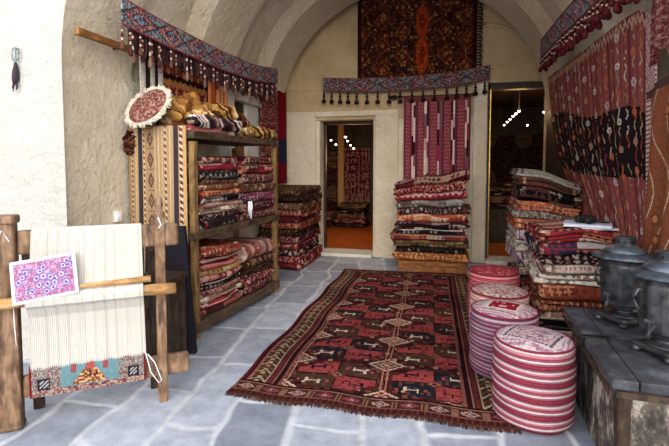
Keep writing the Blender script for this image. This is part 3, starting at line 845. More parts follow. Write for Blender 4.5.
# white tassels hanging from the middle shelf pile
mb = MB(); p = sp(.74, -.035, 0)
for k, (da, l) in enumerate(((0, .13), (.02, .16), (-.02, .1), (.035, .09))):
    q = sp(.74+da, -.045, 0); mb.tube([(q[0], q[1], 1.02), (q[0]+.004, q[1], 1.02-l*.5), (q[0], q[1]+.004, 1.02-l), ], [.004, .007, .009], 6)
o = mb.build('white_tassel', M_paper, loc=(p[0], p[1], 1.02), smooth=True); tag(o, 'white wool tassel dangling between the two piles of the middle shelf', 'tassel')

# ---- heap on top of the shelf
def bundle(name, lab_, pts, rad, P, freq, seed, flat=.7, cat='rug', n=26, ns=60, along=True, fold=.12, mat=None):
    pts = np.array(pts, float); rad = np.array(rad, float)
    tt = np.linspace(0, 1, ns); src = np.linspace(0, 1, len(pts))
    Q = np.stack([np.interp(tt, src, pts[:, i]) for i in range(3)], 1)
    for _ in range(4): Q[1:-1] = (Q[:-2]+2*Q[1:-1]+Q[2:])/4
    R = np.interp(tt, src, rad); R[0] *= .35; R[1] *= .75; R[-1] *= .35; R[-2] *= .75
    tg = np.gradient(Q, axis=0); tg /= np.linalg.norm(tg, axis=1, keepdims=True)
    a = np.cross(tg, (0, 0, 1)); a /= np.linalg.norm(a, axis=1, keepdims=True)+1e-9; b = np.cross(a, tg)
    ph = np.linspace(0, 2*PI, n, endpoint=False)
    G = np.zeros((ns, n+1, 3)); CI = np.zeros((ns, n+1))
    for k in range(n+1):
        p = ph[k % n]
        fr = 1+fold*np.sin(3*p+tt*9+seed)+fold*.7*np.sin(5*p-tt*17+seed*2)+fold*.5*np.sin(tt*31+2*p)
        G[:, k] = Q+(a*np.cos(p)+b*np.sin(p)*flat)*(R*fr)[:, None]
    arc = np.cumsum(np.r_[0, np.linalg.norm(np.diff(Q, axis=0), axis=1)])
    am = (arc[1:]+arc[:-1])/2
    pm = (np.arange(n)+.5)/n
    A, Bm = np.meshgrid(am, pm, indexing='ij')
    s = A+.05*np.sin(Bm*2*PI) if along else Bm*.5+.15*A
    idx = np.floor(s/freq).astype(int)
    C = P[(hsh(idx, 0*idx, seed)*len(P)).astype(int) % len(P)]
    C = C*(.8+.35*hsh(np.floor(A/.01), np.floor(Bm*60), 1))[..., None]
    mb = MB(); mb.grid(G, np.clip(C, 0, 1))
    mb.add(G[0, :n], [tuple(range(n))], [C[0, 0]]); mb.add(G[-1, :n], [tuple(range(n))[::-1]], [C[-1, 0]])
    zmin = min(v[2] for v in mb.V)
    o = mb.build(name, mat or M_rug, loc=(Q[ns//2, 0], Q[ns//2, 1], zmin), smooth=True)
    return tag(o, lab_, cat)
gold = pal('#b98a4c', '#d6b071', '#8c5f2e', '#e3c68e', '#6a3f22', '#c79a55')
goldp = pal('#9c6c38', '#b0884e', '#6e4624', '#cdb284', '#4a2c1a', '#a3733c', '#8c5c30')
yel = pal('#b58a44', '#3a2420', '#d2b987', '#b08440', '#7a3a28', '#4a2c20')
bwp = pal('#2c2224', '#d9c6b8', '#7a4a48', '#e6d8cc', '#3a2a2c', '#b08a80')
pk = pal('#b58a78', '#e0c9b4', '#7a3a34', '#d0a48c', '#8c5a4a')
pile([('flat folded pink and cream rug under the heap on the shelf top, near end', 'hstripe', PP['salmon'], 1, 2)], *sp(.28, .05, 1.607)[:2], 1.607, math.atan2(Sa[1], Sa[0]), .56, .42, .05, None, 81)
bundle('rolled_rug', 'black and cream striped rolled rug along the front edge of the shelf top', [sp(.02, .045, 1.70), sp(.25, .04, 1.695), sp(.5, .04, 1.69), sp(.72, .05, 1.69)], [.05, .06, .065, .06], bwp, .022, 3, flat=.85)
bundle('rolled_rug', 'maroon and yellow striped rolled rug at the far end of the shelf top', [sp(.76, .06, 1.655), sp(.95, .07, 1.665), sp(1.2, .07, 1.67), sp(1.43, .07, 1.66)], [.055, .065, .07, .06], yel, .024, 6, flat=.85)
bundle('crumpled_kilim', 'crumpled golden brown kilim heaped beside the round cushion on the shelf', [sp(.05, .30, 1.735), sp(.2, .26, 1.78), sp(.36, .22, 1.77), sp(.5, .2, 1.74)], [.10, .15, .14, .09], goldp, .018, 8, flat=.85, fold=.24)
bundle('draped_kilim', 'yellow kilim with dark stripes draped over the middle of the shelf top', [sp(.40, .14, 1.79), sp(.58, .13, 1.80), sp(.78, .12, 1.765), sp(.98, .11, 1.725)], [.09, .11, .10, .05], yel, .026, 2, flat=.75)
bundle('crumpled_kilim', 'small tan kilim corner folded at the front of the golden heap on the shelf', [sp(.1, .1, 1.73), sp(.22, .1, 1.75), sp(.36, .1, 1.76)], [.04, .055, .045], gold, .03, 5, flat=.7, fold=.2)
bundle('shaggy_bundle', 'dark brown shaggy wool bundle at the upper left corner of the tan kilim', [sp(-.02, .56, 1.43), sp(-.03, .575, 1.50), sp(-.02, .57, 1.58), sp(.0, .56, 1.61)], [.04, .055, .05, .03], pal('#3c2018', '#5a3424', '#2a1510', '#6e4630'), .012, 4, flat=.9, cat='bundle', fold=.25, mat=M_shag)

# round cushion
t = thing('round_cushion', 'round flat cushion with white fringe standing on the shelf top', 'cushion', (-2.22, 3.05, 1.61))
nrm = Vector((-.10, -.70, .46)).normalized()
Rq = nrm.to_track_quat('Z', 'Y').to_matrix()
cc = Vector((-2.245, 3.02, 1.795))
prof = [(.005, -.03), (.08, -.03), (.15, -.022), (.172, -.005)]
def ccol(i, k): return tuple(lin('#8c5a52'))
mb = MB(); mb.lathe(prof+[(.172, .008)], cc, 40, cols=ccol, R=Rq)
mb.build('back', M_rug, t, smooth=True)
nr, nk = 26, 64
P = np.zeros((nk+1, nr, 3)); C = np.zeros((nk, nr-1, 3))
for k in range(nk+1):
    a = 2*PI*k/nk
    for j in range(nr):
        r = .004+.17*j/(nr-1); v = Rq @ Vector((r*math.cos(a), r*math.sin(a), .008+.022*math.sqrt(max(0, 1-(r/.175)**2))))
        P[k, j] = v+cc
cp = pal('#8c564c', '#9c6e64', '#743e3a', '#ab8476', '#7c5e56', '#5e3834')
for k in range(nk):
    for j in range(nr-1):
        r = .17*(j+.5)/(nr-1); a = 2*PI*(k+.5)/nk; x, y = r*math.cos(a), r*math.sin(a)
        C[k, j] = cp[int(hsh(np.floor((x+.3*y)/.017), np.floor((y)/.014), 3)*6) % 6]
mb = MB(); mb.grid(P, C); mb.build('woven_face', M_rug, t, smooth=True)
mb = MB(); rs = random.Random(2)
for k in range(230):
    a = 2*PI*k/230+rs.uniform(-.02, .02); l = rs.uniform(.022, .040); z = rs.uniform(-.012, .02)
    p0 = cc+Rq @ Vector((.166*math.cos(a), .166*math.sin(a), .01)); p1 = cc+Rq @ Vector(((.172+l*.6)*math.cos(a), (.172+l*.6)*math.sin(a), z+.012)); p2 = cc+Rq @ Vector(((.17+l)*math.cos(a+.03), (.17+l)*math.sin(a+.03), z))
    mb.tube([p0, p1, p2], [.006, .007, .004], 5, [tuple(lin('#d6ccbc'))]*2)
mb.build('fringe', M_thread, t)

# ================================================================== FLOOR PILES
Lp = mk([('folded crimson and dark rug', 'blocks', 'crim', 1, 2), ('folded crimson rug', 'floral', 'crim', 1.1, 2), ('folded dark rug with small pattern', 'diamond', 'darkp', .9, 2), ('folded crimson rug with cream edge', 'floral', 'crim', 1, 2), ('folded maroon rug', 'floral', 'wine', 1, 2), ('folded dark brown-black rug', 'floral', 'dark', 1, 2), ('folded orange-brown rug', 'floral', 'rust', 1, 2), ('folded dark maroon rug', 'plain', 'wine', .9, 2), ('folded red-brown rug', 'floral', 'rust', 1, 2), ('folded brown rug', 'diamond', 'brown', 1, 2), ('folded dark patterned rug', 'diamond', 'dark', 1, 2), ('folded olive-brown rug', 'floral', 'olive', 1.2, 2)], 'floor pile left of left doorway')
pile(Lp, -2.1, 5.38, .0, 0, .56, .96, 1.06, 'rugs in the floor pile left of the left doorway', 21, jit=.015, ja=.02)

# bench and bench pile
t = thing('low_bench', 'low brown wooden bench under the rug pile between the doorways', 'bench', (-.2, 6.0, 0))
mb = MB(); mb.bbox((-.63, 5.72, .0), (.225, 6.35, .132)); mb.build('body', M_bench, t, bevel=.006)
mb = MB(); mb.bbox((-.62, 5.705, .09), (.215, 5.72, .125)); mb.build('front_strip', M_bench, t, bevel=.003)
def bw_(W):
    W = W.copy(); k = np.clip((W[..., 2]-.112)/1.1, 0, 1)
    W[..., 2] += .07*k**4*(W[..., 0]+.2)/.4+.012*k*np.sin(W[..., 0]*13)
    W[..., 0] += .02*np.sin(W[..., 2]*11)
    return W
Bp = mk([('folded orange rug with dark roundels', 'floral', 'orangedk', 1.1, 2), ('folded black rug with cream specks', 'diamond', 'black', .8, 2), ('folded green-brown speckled rug', 'blocks', 'olive', .9, 2), ('folded many-coloured rug', 'blocks', 'multi', .9, 2), ('folded black and crimson rug with white flowers', 'blocks', 'bw', .9, 2), ('folded dark, red and cream rug', 'blocks', 'darkp', .8, 2), ('folded orange and red-purple rug', 'blocks', 'orange', 1.1, 2), ('folded dark rug with pale diamonds', 'diamond', 'darkp', .9, 2), ('folded beige-pink and grey-green rug', 'blocks', 'grey', 1, 2), ('folded bright crimson rug with cream zigzag', 'zigzag', 'redwhite', 1, 2), ('folded red rug with pink specks', 'floral', 'crim', 1.2, 2), ('folded dark wine rug', 'blocks', 'wine', 1.2, 2)], 'bench pile between doorways')
pile(Bp, -.225, 5.75, .134, 0, .90, .56, 1.09, 'rugs in the bench pile between the doorways', 22, bw_, jit=.025, ja=.025)

# right piles
def r1(W):
    W = W.copy(); k = np.clip((W[..., 2])/1.3, 0, 1)
    W[..., 2] += -.17*k**3*np.clip((W[..., 0]-.62)/.55, 0, 1.2)**1.4+.008*k*np.sin(W[..., 0]*17)
    W[..., 0] += .035*np.sin(W[..., 2]*4+.5)*(1-k)-.0
    return W
R1 = mk([('folded dark rug', 'floral', 'dark', 1.2, 2), ('folded wine rug', 'blocks', 'wine', 1.2, 4), ('folded cream and navy rug', 'blocks', 'navy', 1.2, 2), ('folded cream and brown rug', 'floral', 'cream', 1.3, 4), ('folded lavender rug with swirling edge', 'blocks', 'lav', 1.2, 2), ('folded rose and cream floral rug', 'floral', 'ivory', 1.2, 4), ('folded lavender and rose striped rug', 'vstripe', 'lav', 1.2, 2), ('folded plain orange-tan rug', 'plain', 'orange', 1, 4), ('folded grey and black floral rug', 'floral', 'grey', .8, 2), ('folded red-orange rug', 'floral', 'orange', 1.0, 4), ('thick black floral rug with cream specks', 'blocks', 'black', 1.6, 2), ('folded brown and pink rug', 'blocks', 'brown', .9, 4), ('thin grey-pink layered rug', 'hstripe', 'grey', .8, 4)], 'rear right pile')
pile(R1, .865, 4.42, 0, 0, .53, .68, 1.33, 'rugs in the rear right pile', 23, r1, jit=.025, ja=.05)
def r2(W):
    W = W.copy(); k = np.clip((W[..., 2])/.9, 0, 1)
    W[..., 2] += .012*k*np.sin(W[..., 0]*14+1)
    W[..., 0] += -.02*(1-k)*np.clip((1.0-W[..., 0])/.3, 0, 1)+.012*np.sin(W[..., 2]*23)
    return W
R2 = mk([('folded dark rug', 'plain', 'black', 1, 4), ('folded cream striped rug', 'hstripe', 'ivory', .8, 2), ('folded black rug', 'plain', 'black', .9, 4), ('folded cream and brown striped rug', 'hstripe', 'cream', .9, 2), ('folded rust brown fringed rug', 'floral', 'rust', 1, 4), ('thick rust orange rug', 'blocks', 'rust', 1.4, 2), ('folded white and dark rug', 'blocks', 'ivory', .9, 4), ('folded pink and ivory rug', 'hstripe', 'ivory', .9, 2), ('folded cream-specked dark rug', 'diamond', 'darkp', .9, 4), ('folded navy, cream and red rug', 'blocks', 'navy', 1.1, 2), ('folded wine and crimson rug', 'blocks', 'crim', 1.1, 4)], 'front right pile')
pile(R2, .905, 3.5, 0, 0, .50, .66, .885, 'rugs in the front right pile', 24, r2, jit=.02, ja=.05)

# books and sunglasses case on the front right pile
t = thing('open_book', 'white booklet lying on top of the front right rug pile', 'book', (1.0, 3.62, .893))
RZ = Matrix.Rotation(math.radians(-16), 3, 'Z')
mb = MB(); mb.box((.99, 3.66, .913), (.30, .22, .014), RZ); mb.build('pages', M_paper, t, bevel=.003)
mb = MB(); mb.box((.99, 3.66, .9035), (.31, .23, .005), RZ); mb.box((.99, 3.66, .9225), (.31, .23, .005), RZ); mb.build('cover', plain('pale_blue_cover', '#c3c6d8', .5), t)
t = thing('magazine', 'second pale magazine sticking out right under the booklet', 'magazine', (1.08, 3.62, .885))
RZ = Matrix.Rotation(math.radians(3), 3, 'Z')
mb = MB(); mb.box((1.05, 3.66, .894), (.26, .24, .012), RZ); mb.build('pages', M_paper, t, bevel=.002)
t = thing('camera', 'small black camera resting on the white booklet', 'camera', (.98, 3.66, .925))
mb = MB(); mb.box((.97, 3.65, .953), (.13, .07, .055), RZ); mb.build('body', M_black, t, bevel=.012)
mb = MB(); mb.lathe([(.026, 0), (.028, .03), (.024, .045), (.004, .047)], (.975, 3.612, .95), 18, R=Matrix.Rotation(PI/2, 3, 'X')); mb.build('lens', M_black, t)
mb = MB(); mb.tube([(1.035, 3.65, .95), (1.08, 3.62, .945), (1.12, 3.63, .932), (1.09, 3.66, .93), (1.05, 3.68, .935)], .006, 6); mb.build('strap', M_leather, t)

# ================================================================== POUFS
def pouf(lab_, cx, cy, z0, r, h, cols, topf, seed, tilt=.0):
    t = thing('pouf', lab_, 'pouf', (cx, cy, z0), 'striped woven poufs beside the carpet')
    n = 56; prof = [(r*.80, .0), (r*.93, .006), (r*.985, .022)]
    k = int((h-.07)/.0085)
    for i in range(k+1):
        f = i/k; prof.append((r*(1+.028*math.sin(PI*f)), .03+(h-.075)*f))
    prof += [(r*.985, h-.032), (r*.95, h-.016)]
    def col(i, kk):
        z = (prof[i][1]+prof[i+1][1])/2; a = 2*PI*kk/n
        zz = z
        c = cols[i % len(cols)]
        return tuple(np.clip(c*(.9+.18*float(hsh(np.array(kk*1.), np.array(i*1.), 3))), 0, 1))
    mb = MB(); mb.lathe(prof, (cx, cy, z0), n, cols=col, rmod=lambda i, kk: 1+.008*math.sin(kk*2*PI/n*5+i*.4+seed), cap=True)
    mb.build('side', M_rug, t, smooth=True)
    nr = 30; P = np.zeros((n+1, nr, 3)); C = np.zeros((n, nr-1, 3))
    for kk in range(n+1):
        a = 2*PI*kk/n
        for j in range(nr):
            f = j/(nr-1); rr = r*.965*(.002+.998*f)
            P[kk, j] = (cx+rr*math.cos(a), cy+rr*math.sin(a), z0+h-.02+.042*math.sqrt(max(0, 1-f*f*.94))-.008)
    for kk in range(n):
        for j in range(nr-1):
            a = 2*PI*(kk+.5)/n; rr = r*.965*(j+.5)/(nr-1)
            C[kk, j] = topf(rr*math.cos(a)/r, rr*math.sin(a)/r, j/(nr-2))*.78*(.9+.2*float(hsh(np.array(kk*1.), np.array(j*1.), 8)))
    mb = MB(); mb.grid(P, np.clip(C, 0, 1)); mb.build('top', M_rug, t, smooth=True)
    mb = MB(); mb.tube([(cx+r*.962*math.cos(a), cy+r*.962*math.sin(a), z0+h-.017) for a in np.linspace(0, 2*PI, 57)], .006, 6, [tuple(lin('#7c3040'))]*56); mb.build('piping', M_rug, t, smooth=True)
rw = pal('#8c3442', '#7c2c3a', '#8c6068', '#d6bec0', '#84545e', '#943c48', '#b07880', '#d2b8ba', '#7c5660', '#6e2a38')
pw = pal('#6c3a52', '#8c6478', '#a88a98', '#5c3a54', '#7c3444', '#9c7484', '#504058', '#8c4c5c', '#b09aa4')
pp_ = pal('#c08a80', '#d9b4a8', '#a85a58', '#cda094', '#e0c4b8')
def rot(x, y, a): return x*math.cos(a)-y*math.sin(a), x*math.sin(a)+y*math.cos(a)
def top1(x, y, f):
    a, b = rot(x, y, .5); m = max(abs(a)*1.0, abs(b)*1.25)
    if m < .62:
        if m > .56: return lin('#5e4a5c')
        if m > .48: return lin('#cfb0b4')
        return lin(['#c39aa2', '#d9c3c4', '#a06a78', '#cdb2b4', '#8c7080'][int(hsh(np.floor(a/.075), np.floor(b/.05)*1., 4)*5) % 5])
    if m < .72: return lin('#dcc6c8')
    return lin(['#d6bcc0', '#b88a98', '#e0cccc', '#a87888'][int(math.floor((a+b*.2)/.055)) % 4])
def top2(x, y, f):
    a, b = rot(x, y, .35); m = max(abs(a)*1.05, abs(b)*1.15)
    if m < .42:
        return lin('#d9c0b0') if (hsh(np.floor(a/.11), np.floor(b/.11)*1., 6) > .72 and m < .3) else lin('#a01c30')
    if m < .5: return lin('#e6d6cc')
    if m < .62: return lin(['#d9c4c0', '#c3a4a4'][int(hsh(np.floor(a/.08), np.floor(b/.08)*1., 2)*2) % 2])
    return lin(['#cdb0b4', '#b88898', '#dcc8c8', '#a07084'][int(math.floor((b+a*.1)/.07)) % 4])
def top3(x, y, f):
    a, b = rot(x, y, .8)
    return lin(['#c39a98', '#d6bab2', '#b07c7c', '#caa6a0', '#a06a68', '#dcc6ba'][int(hsh(np.floor(a/.09), np.floor(b/.09)*1., 5)*6) % 6])
def top4(x, y, f):
    a, b = rot(x, y, .1); m = abs(frac(a/.38)-.5)/.5+abs(frac(b/.5)-.5)/.5
    return lin('#c98a84') if m < .42 else lin('#8c2430') if m < .6 else lin(['#b03c48', '#a83440', '#c05a60'][int(hsh(np.floor(a/.06), np.floor(b/.06)*1., 7)*3) % 3])
pouf('round pouf with red, white and mauve stripes, nearest to the camera beside the chest', .447, 2.55, .0, .202, .44, rw, top1, 1, tilt=.012)
pouf('round pouf with purple stripes and a red square on its top, second from the camera', .352, 3.04, .018, .208, .42, pw, top2, 2, tilt=.015)
pouf('round pouf with pale pink domed top, third from the camera', .375, 3.56, .018, .21, .40, pp_, top3, 3)
pouf('round pouf with red brocade top, farthest from the camera', .375, 4.02, .018, .205, .45, pal('#a03444', '#c3606a', '#8c2434', '#d09088'), top4, 4)

# ================================================================== CHEST AND SAMOVARS
t = thing('wooden_chest', 'old worn wooden chest with grey plank lid at the lower right', 'chest', (1.0, 2.42, 0))
t.rotation_euler = (0, 0, math.radians(-2.6)); t.location.x += .013
mb = MB(); mb.bbox((.685, 1.99, 0), (1.16, 2.89, .455)); mb.build('body', M_chest, t, bevel=.008)
for x, y in ((.68, 1.985), ):
    mb = MB(); mb.bbox((x, y, 0), (x+.05, y+.05, .455)); mb.build('corner_trim', M_darkwood, t, bevel=.008)
mb = MB()
mb.bbox((.645, 1.945, .457), (.74, 2.44, .5)); mb.bbox((.645, 2.445, .457), (.74, 2.92, .5))
mb.bbox((.744, 1.945, .457), (.98, 2.44, .5)); mb.bbox((.984, 1.945, .457), (1.18, 2.44, .5)); mb.bbox((.744, 2.445, .457), (.98, 2.92, .5)); mb.bbox((.984, 2.445, .457), (1.18, 2.92, .5))
mb.build('lid', M_lid, t, bevel=.007)
mb = MB(); mb.bbox((.66, 1.938, .43), (1.17, 1.944, .456)); mb.bbox((.637, 1.95, .432), (.644, 2.915, .456)); mb.build('lid_rim', M_darkwood, t)
for y in (2.40,):
    mb = MB(); mb.bbox((.632, y, .33), (.642, y+.035, .505)); mb.bbox((.632, y, .5), (.76, y+.035, .506)); mb.build('hinge_strap', M_iron, t, bevel=.002)

def samovar(lab_, cx, cy, z0, s):
    t = thing('samovar', lab_, 'samovar', (cx, cy, z0), 'pewter samovars on the chest')
    c = (cx, cy, z0)
    Z = lambda *pr: [(r*s, z*s) for r, z in pr]
    mb = MB()
    mb.box((cx, cy, z0+.035*s), (.19*s, .19*s, .025*s), Matrix.Rotation(.5, 3, 'Z'))
    for k in range(4):
        a = .5+PI/4+k*PI/2; mb.lathe(Z((.012, 0), (.024, .008), (.018, .026)), (cx+.115*s*math.cos(a), cy+.115*s*math.sin(a), z0), 8)
    mb.build('foot_plate', M_pewter, t, bevel=.006)
    mb = MB(); mb.lathe(Z((.085, .045), (.075, .055), (.05, .065), (.045, .08), (.07, .092), (.074, .10), (.05, .106)), c, 28); mb.build('stem', M_pewter, t, smooth=True)
    mb = MB()
    def fl(i, k): return 1+(.018 if k % 4 < 2 else -.012)
    mb.lathe(Z((.05, .10), (.098, .106), (.108, .122), (.112, .17), (.118, .24), (.121, .30), (.121, .33), (.115, .345), (.118, .36), (.112, .372)), c, 48, rmod=fl); mb.build('body', M_pewter, t, smooth=False)
    mb = MB(); mb.lathe(Z((.09, .37), (.15, .372), (.162, .376), (.16, .386), (.13, .398), (.105, .405)), c, 64, rmod=lambda i, k: 1+(.022*math.cos(k*2*PI*20/64) if i in (1, 2, 3) else 0)); mb.build('brim', M_pewterlid, t, smooth=True)
    mb = MB(); mb.lathe(Z((.108, .404), (.104, .415), (.085, .43), (.062, .44), (.056, .446)), c, 32); mb.build('lid', M_pewterlid, t, smooth=True)
    mb = MB(); mb.lathe(Z((.055, .445), (.052, .452), (.052, .482), (.058, .486), (.05, .492), (.02, .497)), c, 24); 
    for k in range(10):
        a = 2*PI*k/10; mb.box((cx+.0525*s*math.cos(a), cy+.0525*s*math.sin(a), z0+.467*s), (.004*s, .014*s, .014*s), Matrix.Rotation(a, 3, 'Z'), m=1)
    mb.build('chimney', [M_pewter, M_black], t)
    for a in (-1.25+PI/2, -1.25-PI/2):
        d = np.array((math.cos(a), math.sin(a), 0)); e = np.array(c)
        pts = [e+d*r*s+np.array((0, 0, z*s)) for r, z in ((.118, .31), (.15, .318), (.168, .29), (.165, .25), (.148, .225), (.118, .228))]
        mb = MB(); mb.tube([tuple(p) for p in pts], .009*s, 8); mb.build('handle', M_pewter, t, smooth=True)
    a = -1.25-1.1; d = np.array((math.cos(a), math.sin(a), 0)); e = np.array(c)
    pts = [e+d*r*s+np.array((0, 0, z*s)) for r, z in ((.10, .16), (.14, .155), (.165, .15), (.175, .13), (.176, .11))]
    mb = MB(); mb.tube([tuple(p) for p in pts], [.011*s, .010*s, .012*s, .010*s, .009*s], 8); tp = mb.build('tap', M_pewter, t, smooth=True)
    origin[tp.name] = c
    mb = MB(); q = e+d*.165*s; mb.tube([(q[0], q[1], z0+.15*s), (q[0], q[1], z0+.185*s)], .006*s, 6); mb.box((q[0], q[1], z0+.19*s), (.04*s, .01*s, .014*s), Matrix.Rotation(a+PI/2, 3, 'Z')); mb.build('tap_key', M_pewter, tp)
samovar('grey pewter samovar standing at the back of the chest, left one of two', .915, 2.70, .501, .95)
samovar('grey pewter samovar standing nearer on the chest, right one cut by the frame', .948, 2.28, .501, .95)

# ================================================================== WALL HANGINGS
def tasselmesh(mb, p, l, r, cols, n=7, seed=0):
    x, y, z = p
    rs = random.Random(seed)
    prof = [(.003, 0), (.0035, -.12*l), (r*.5, -.17*l), (r*.5, -.25*l), (.004, -.29*l), (r*.62, -.35*l), (r*.6, -.43*l), (.005, -.48*l), (r*.5, -.53*l), (r*.45, -.60*l), (.006, -.64*l), (r*.6, -.69*l), (r*1.0, -.80*l), (r*1.05, -.92*l), (r*.55, -1.0*l)]
    cc = [cols[0], cols[0], cols[1], cols[0], cols[2], cols[2], cols[0], cols[1], cols[1], cols[0], cols[3], cols[3], cols[3], cols[3]]
    mb.lathe(prof, p, n, cols=[tuple(c) for c in cc])
def bandsheet(top, bot_h, nu, nv, colf, t=.012):
    """top: list of points along the upper edge; hangs down bot_h"""
    top = np.array(top, float); src = np.linspace(0, 1, len(top)); tt = np.linspace(0, 1, nu)
    Q = np.stack([np.interp(tt, src, top[:, i]) for i in range(3)], 1)
    for _ in range(3): Q[1:-1] = (Q[:-2]+2*Q[1:-1]+Q[2:])/4
    arc = np.cumsum(np.r_[0, np.linalg.norm(np.diff(Q, axis=0), axis=1)])
    P = np.zeros((nu, nv, 3))
    v = np.linspace(0, 1, nv)
    for j in range(nv):
        P[:, j] = Q; P[:, j, 2] -= bot_h*v[j]
    am = (arc[1:]+arc[:-1])/2; vm = (v[1:]+v[:-1])/2
    A, Vm = np.meshgrid(am, vm*bot_h, indexing='ij')
    return P, A, Vm, Q, arc[-1]
def bandcol(A, V, h, cell=.3):
    C = pick(pal('#767a7c', '#60626a', '#969694', '#46444c'), hsh(np.floor(A/.013), np.floor(V/.013), 2))
    i = np.floor(A/cell); f = np.abs(frac(A/cell)-.5)*2; g = np.abs(V/h-.5)*2
    d = f+g
    red = pick(pal('#8c4a44', '#a86a60', '#7a3c3a', '#b08a7c', '#5c5c64'), hsh(np.floor(A/.018), np.floor(V/.016), 4))
    C = np.where((d < .95)[..., None], red, C)
    C = np.where((np.abs(d-1.0) < .07)[..., None], lin('#33313a'), C)
    C = np.where((d < .5)[..., None], pick(pal('#6c7488', '#8c94a4', '#b8605c', '#3c4052'), hsh(np.floor(A/.015), np.floor(V/.015), 6)), C)
    C = np.where((np.abs(d-.5) < .05)[..., None], lin('#2c2a36'), C)
    e = np.minimum(V, h-V)
    C = np.where((e < .010)[..., None], lin('#8c3a44'), C); C = np.where(((e > .010) & (e < .016))[..., None], lin('#2a2630'), C)
    return np.clip(C*1.2*(.8+.35*hsh(np.floor(A/.007), np.floor(V/.007), 8))[..., None], 0, 1)

TC = [[lin(h) for h in q] for q in (('#5a3430', '#cdb9a6', '#5c2a2a', '#6a4440'), ('#3a2422', '#b9a48c', '#7c4a40', '#4c2e2c'), ('#6a4440', '#d6c6b4', '#3c2826', '#8c6a60'))]
# left band
t = thing('tassel_band', 'long grey and red woven tassel band high on the left wall', 'wall hanging', (-2.24, 4.3, 2.3))
P, A, V, Q, Ltot = bandsheet([(-2.22, 2.72, 2.515), (-2.235, 3.2, 2.50), (-2.25, 4.2, 2.50), (-2.245, 5.0, 2.53), (-2.235, 5.67, 2.62)], .19, 360, 17, None)
C = bandcol(A, V, .19, .40)
mb = MB(); mb.sheet(P, C, .01); mb.build('woven_strip', M_rug, t)
ntl = 34
for k in range(ntl):
    f = (k+.3)/ntl; i = int(f*(len(Q)-1)); p = Q[i]+np.array((.012 if k % 2 else -.014, 0, -.191))
    mb = MB(); tasselmesh(mb, tuple(p), .17+.03*(k % 3), .017, TC[k % 3], seed=k); mb.build('tassel', M_rug, t, smooth=True)
# dark knotted fringe row behind the left band
mb = MB(); rs = random.Random(4)
for k in range(120):
    f = .06+.94*(k+.5)/120; i = int(f*(len(Q)-1)); p = Q[i]+np.array((-.03, 0, -.18)); l = rs.uniform(.11, .17)
    c = tuple(lin(rs.choice(['#3a2628', '#4c3034', '#2a1c20', '#5a3a3c'])))
    mb.tube([tuple(p), (p[0], p[1]+rs.uniform(-.01, .01), p[2]-l*.5), (p[0], p[1]+rs.uniform(-.015, .015), p[2]-l)], [.010, .013, .008], 5, [c, c])
mb.build('fringe', M_shag, t)

# right band
t = thing('tassel_band', 'grey woven tassel band with red fringe high on the right wall', 'wall hanging', (.95, 4.1, 2.5))
P, A, V, Q, Ltot = bandsheet([(.95, 5.44, 2.723), (.95, 4.56, 2.703), (.95, 4.1, 2.682), (.95, 3.4, 2.65), (.96, 2.75, 2.62)], .21, 300, 22, None)
C = bandcol(A, V, .21, .42)*.95
mb = MB(); mb.sheet(P, C, .01); mb.build('woven_strip', M_rug, t)
TR = [[lin(h) for h in q] for q in (('#3c1416', '#a8846e', '#4c181c', '#4c1a1e'), ('#4c1a1e', '#b59c86', '#3a1216', '#5a2226'))]
ntr = 60
for k in range(ntr):
    f = (k+.3)/ntr; i = int(f*(len(Q)-1)); p = Q[i]+np.array((-.014 if k % 2 else .012, 0, -.211))
    mb = MB(); tasselmesh(mb, tuple(p), .10+.09*float(hsh(np.array(k*1.), np.array(2.), 3)), .019, TR[k % 2], seed=k); mb.build('tassel', M_rug, t, smooth=True)

# back band
t = thing('tassel_band', 'dark navy and red tassel band across the back wall above the doorways', 'wall hanging', (-.65, 6.4, 2.5))
P, A, V, Q, Ltot = bandsheet([(-1.80, 6.37, 2.615), (-1.3, 6.37, 2.585), (-.65, 6.37, 2.575), (0., 6.37, 2.605), (.5, 6.37, 2.675)], .195, 240, 18, None)
C = bandcol(A, V, .195, .40)*.6
mb = MB(); mb.sheet(P, C, .012); mb.build('woven_strip', M_rug, t)
for k in range(17):
    f = (k+.1)/16.6; i = int(f*(len(Q)-1)); p = Q[i]+np.array((0, 0, -.196))
    mb = MB(); q = tuple(p); D = [lin('#2a1a1a'), lin('#3a2222'), lin('#221618'), lin('#301c1e')]
    tasselmesh(mb, q, .175, .034, D, seed=k); mb.build('tassel', M_shag, t, smooth=True)

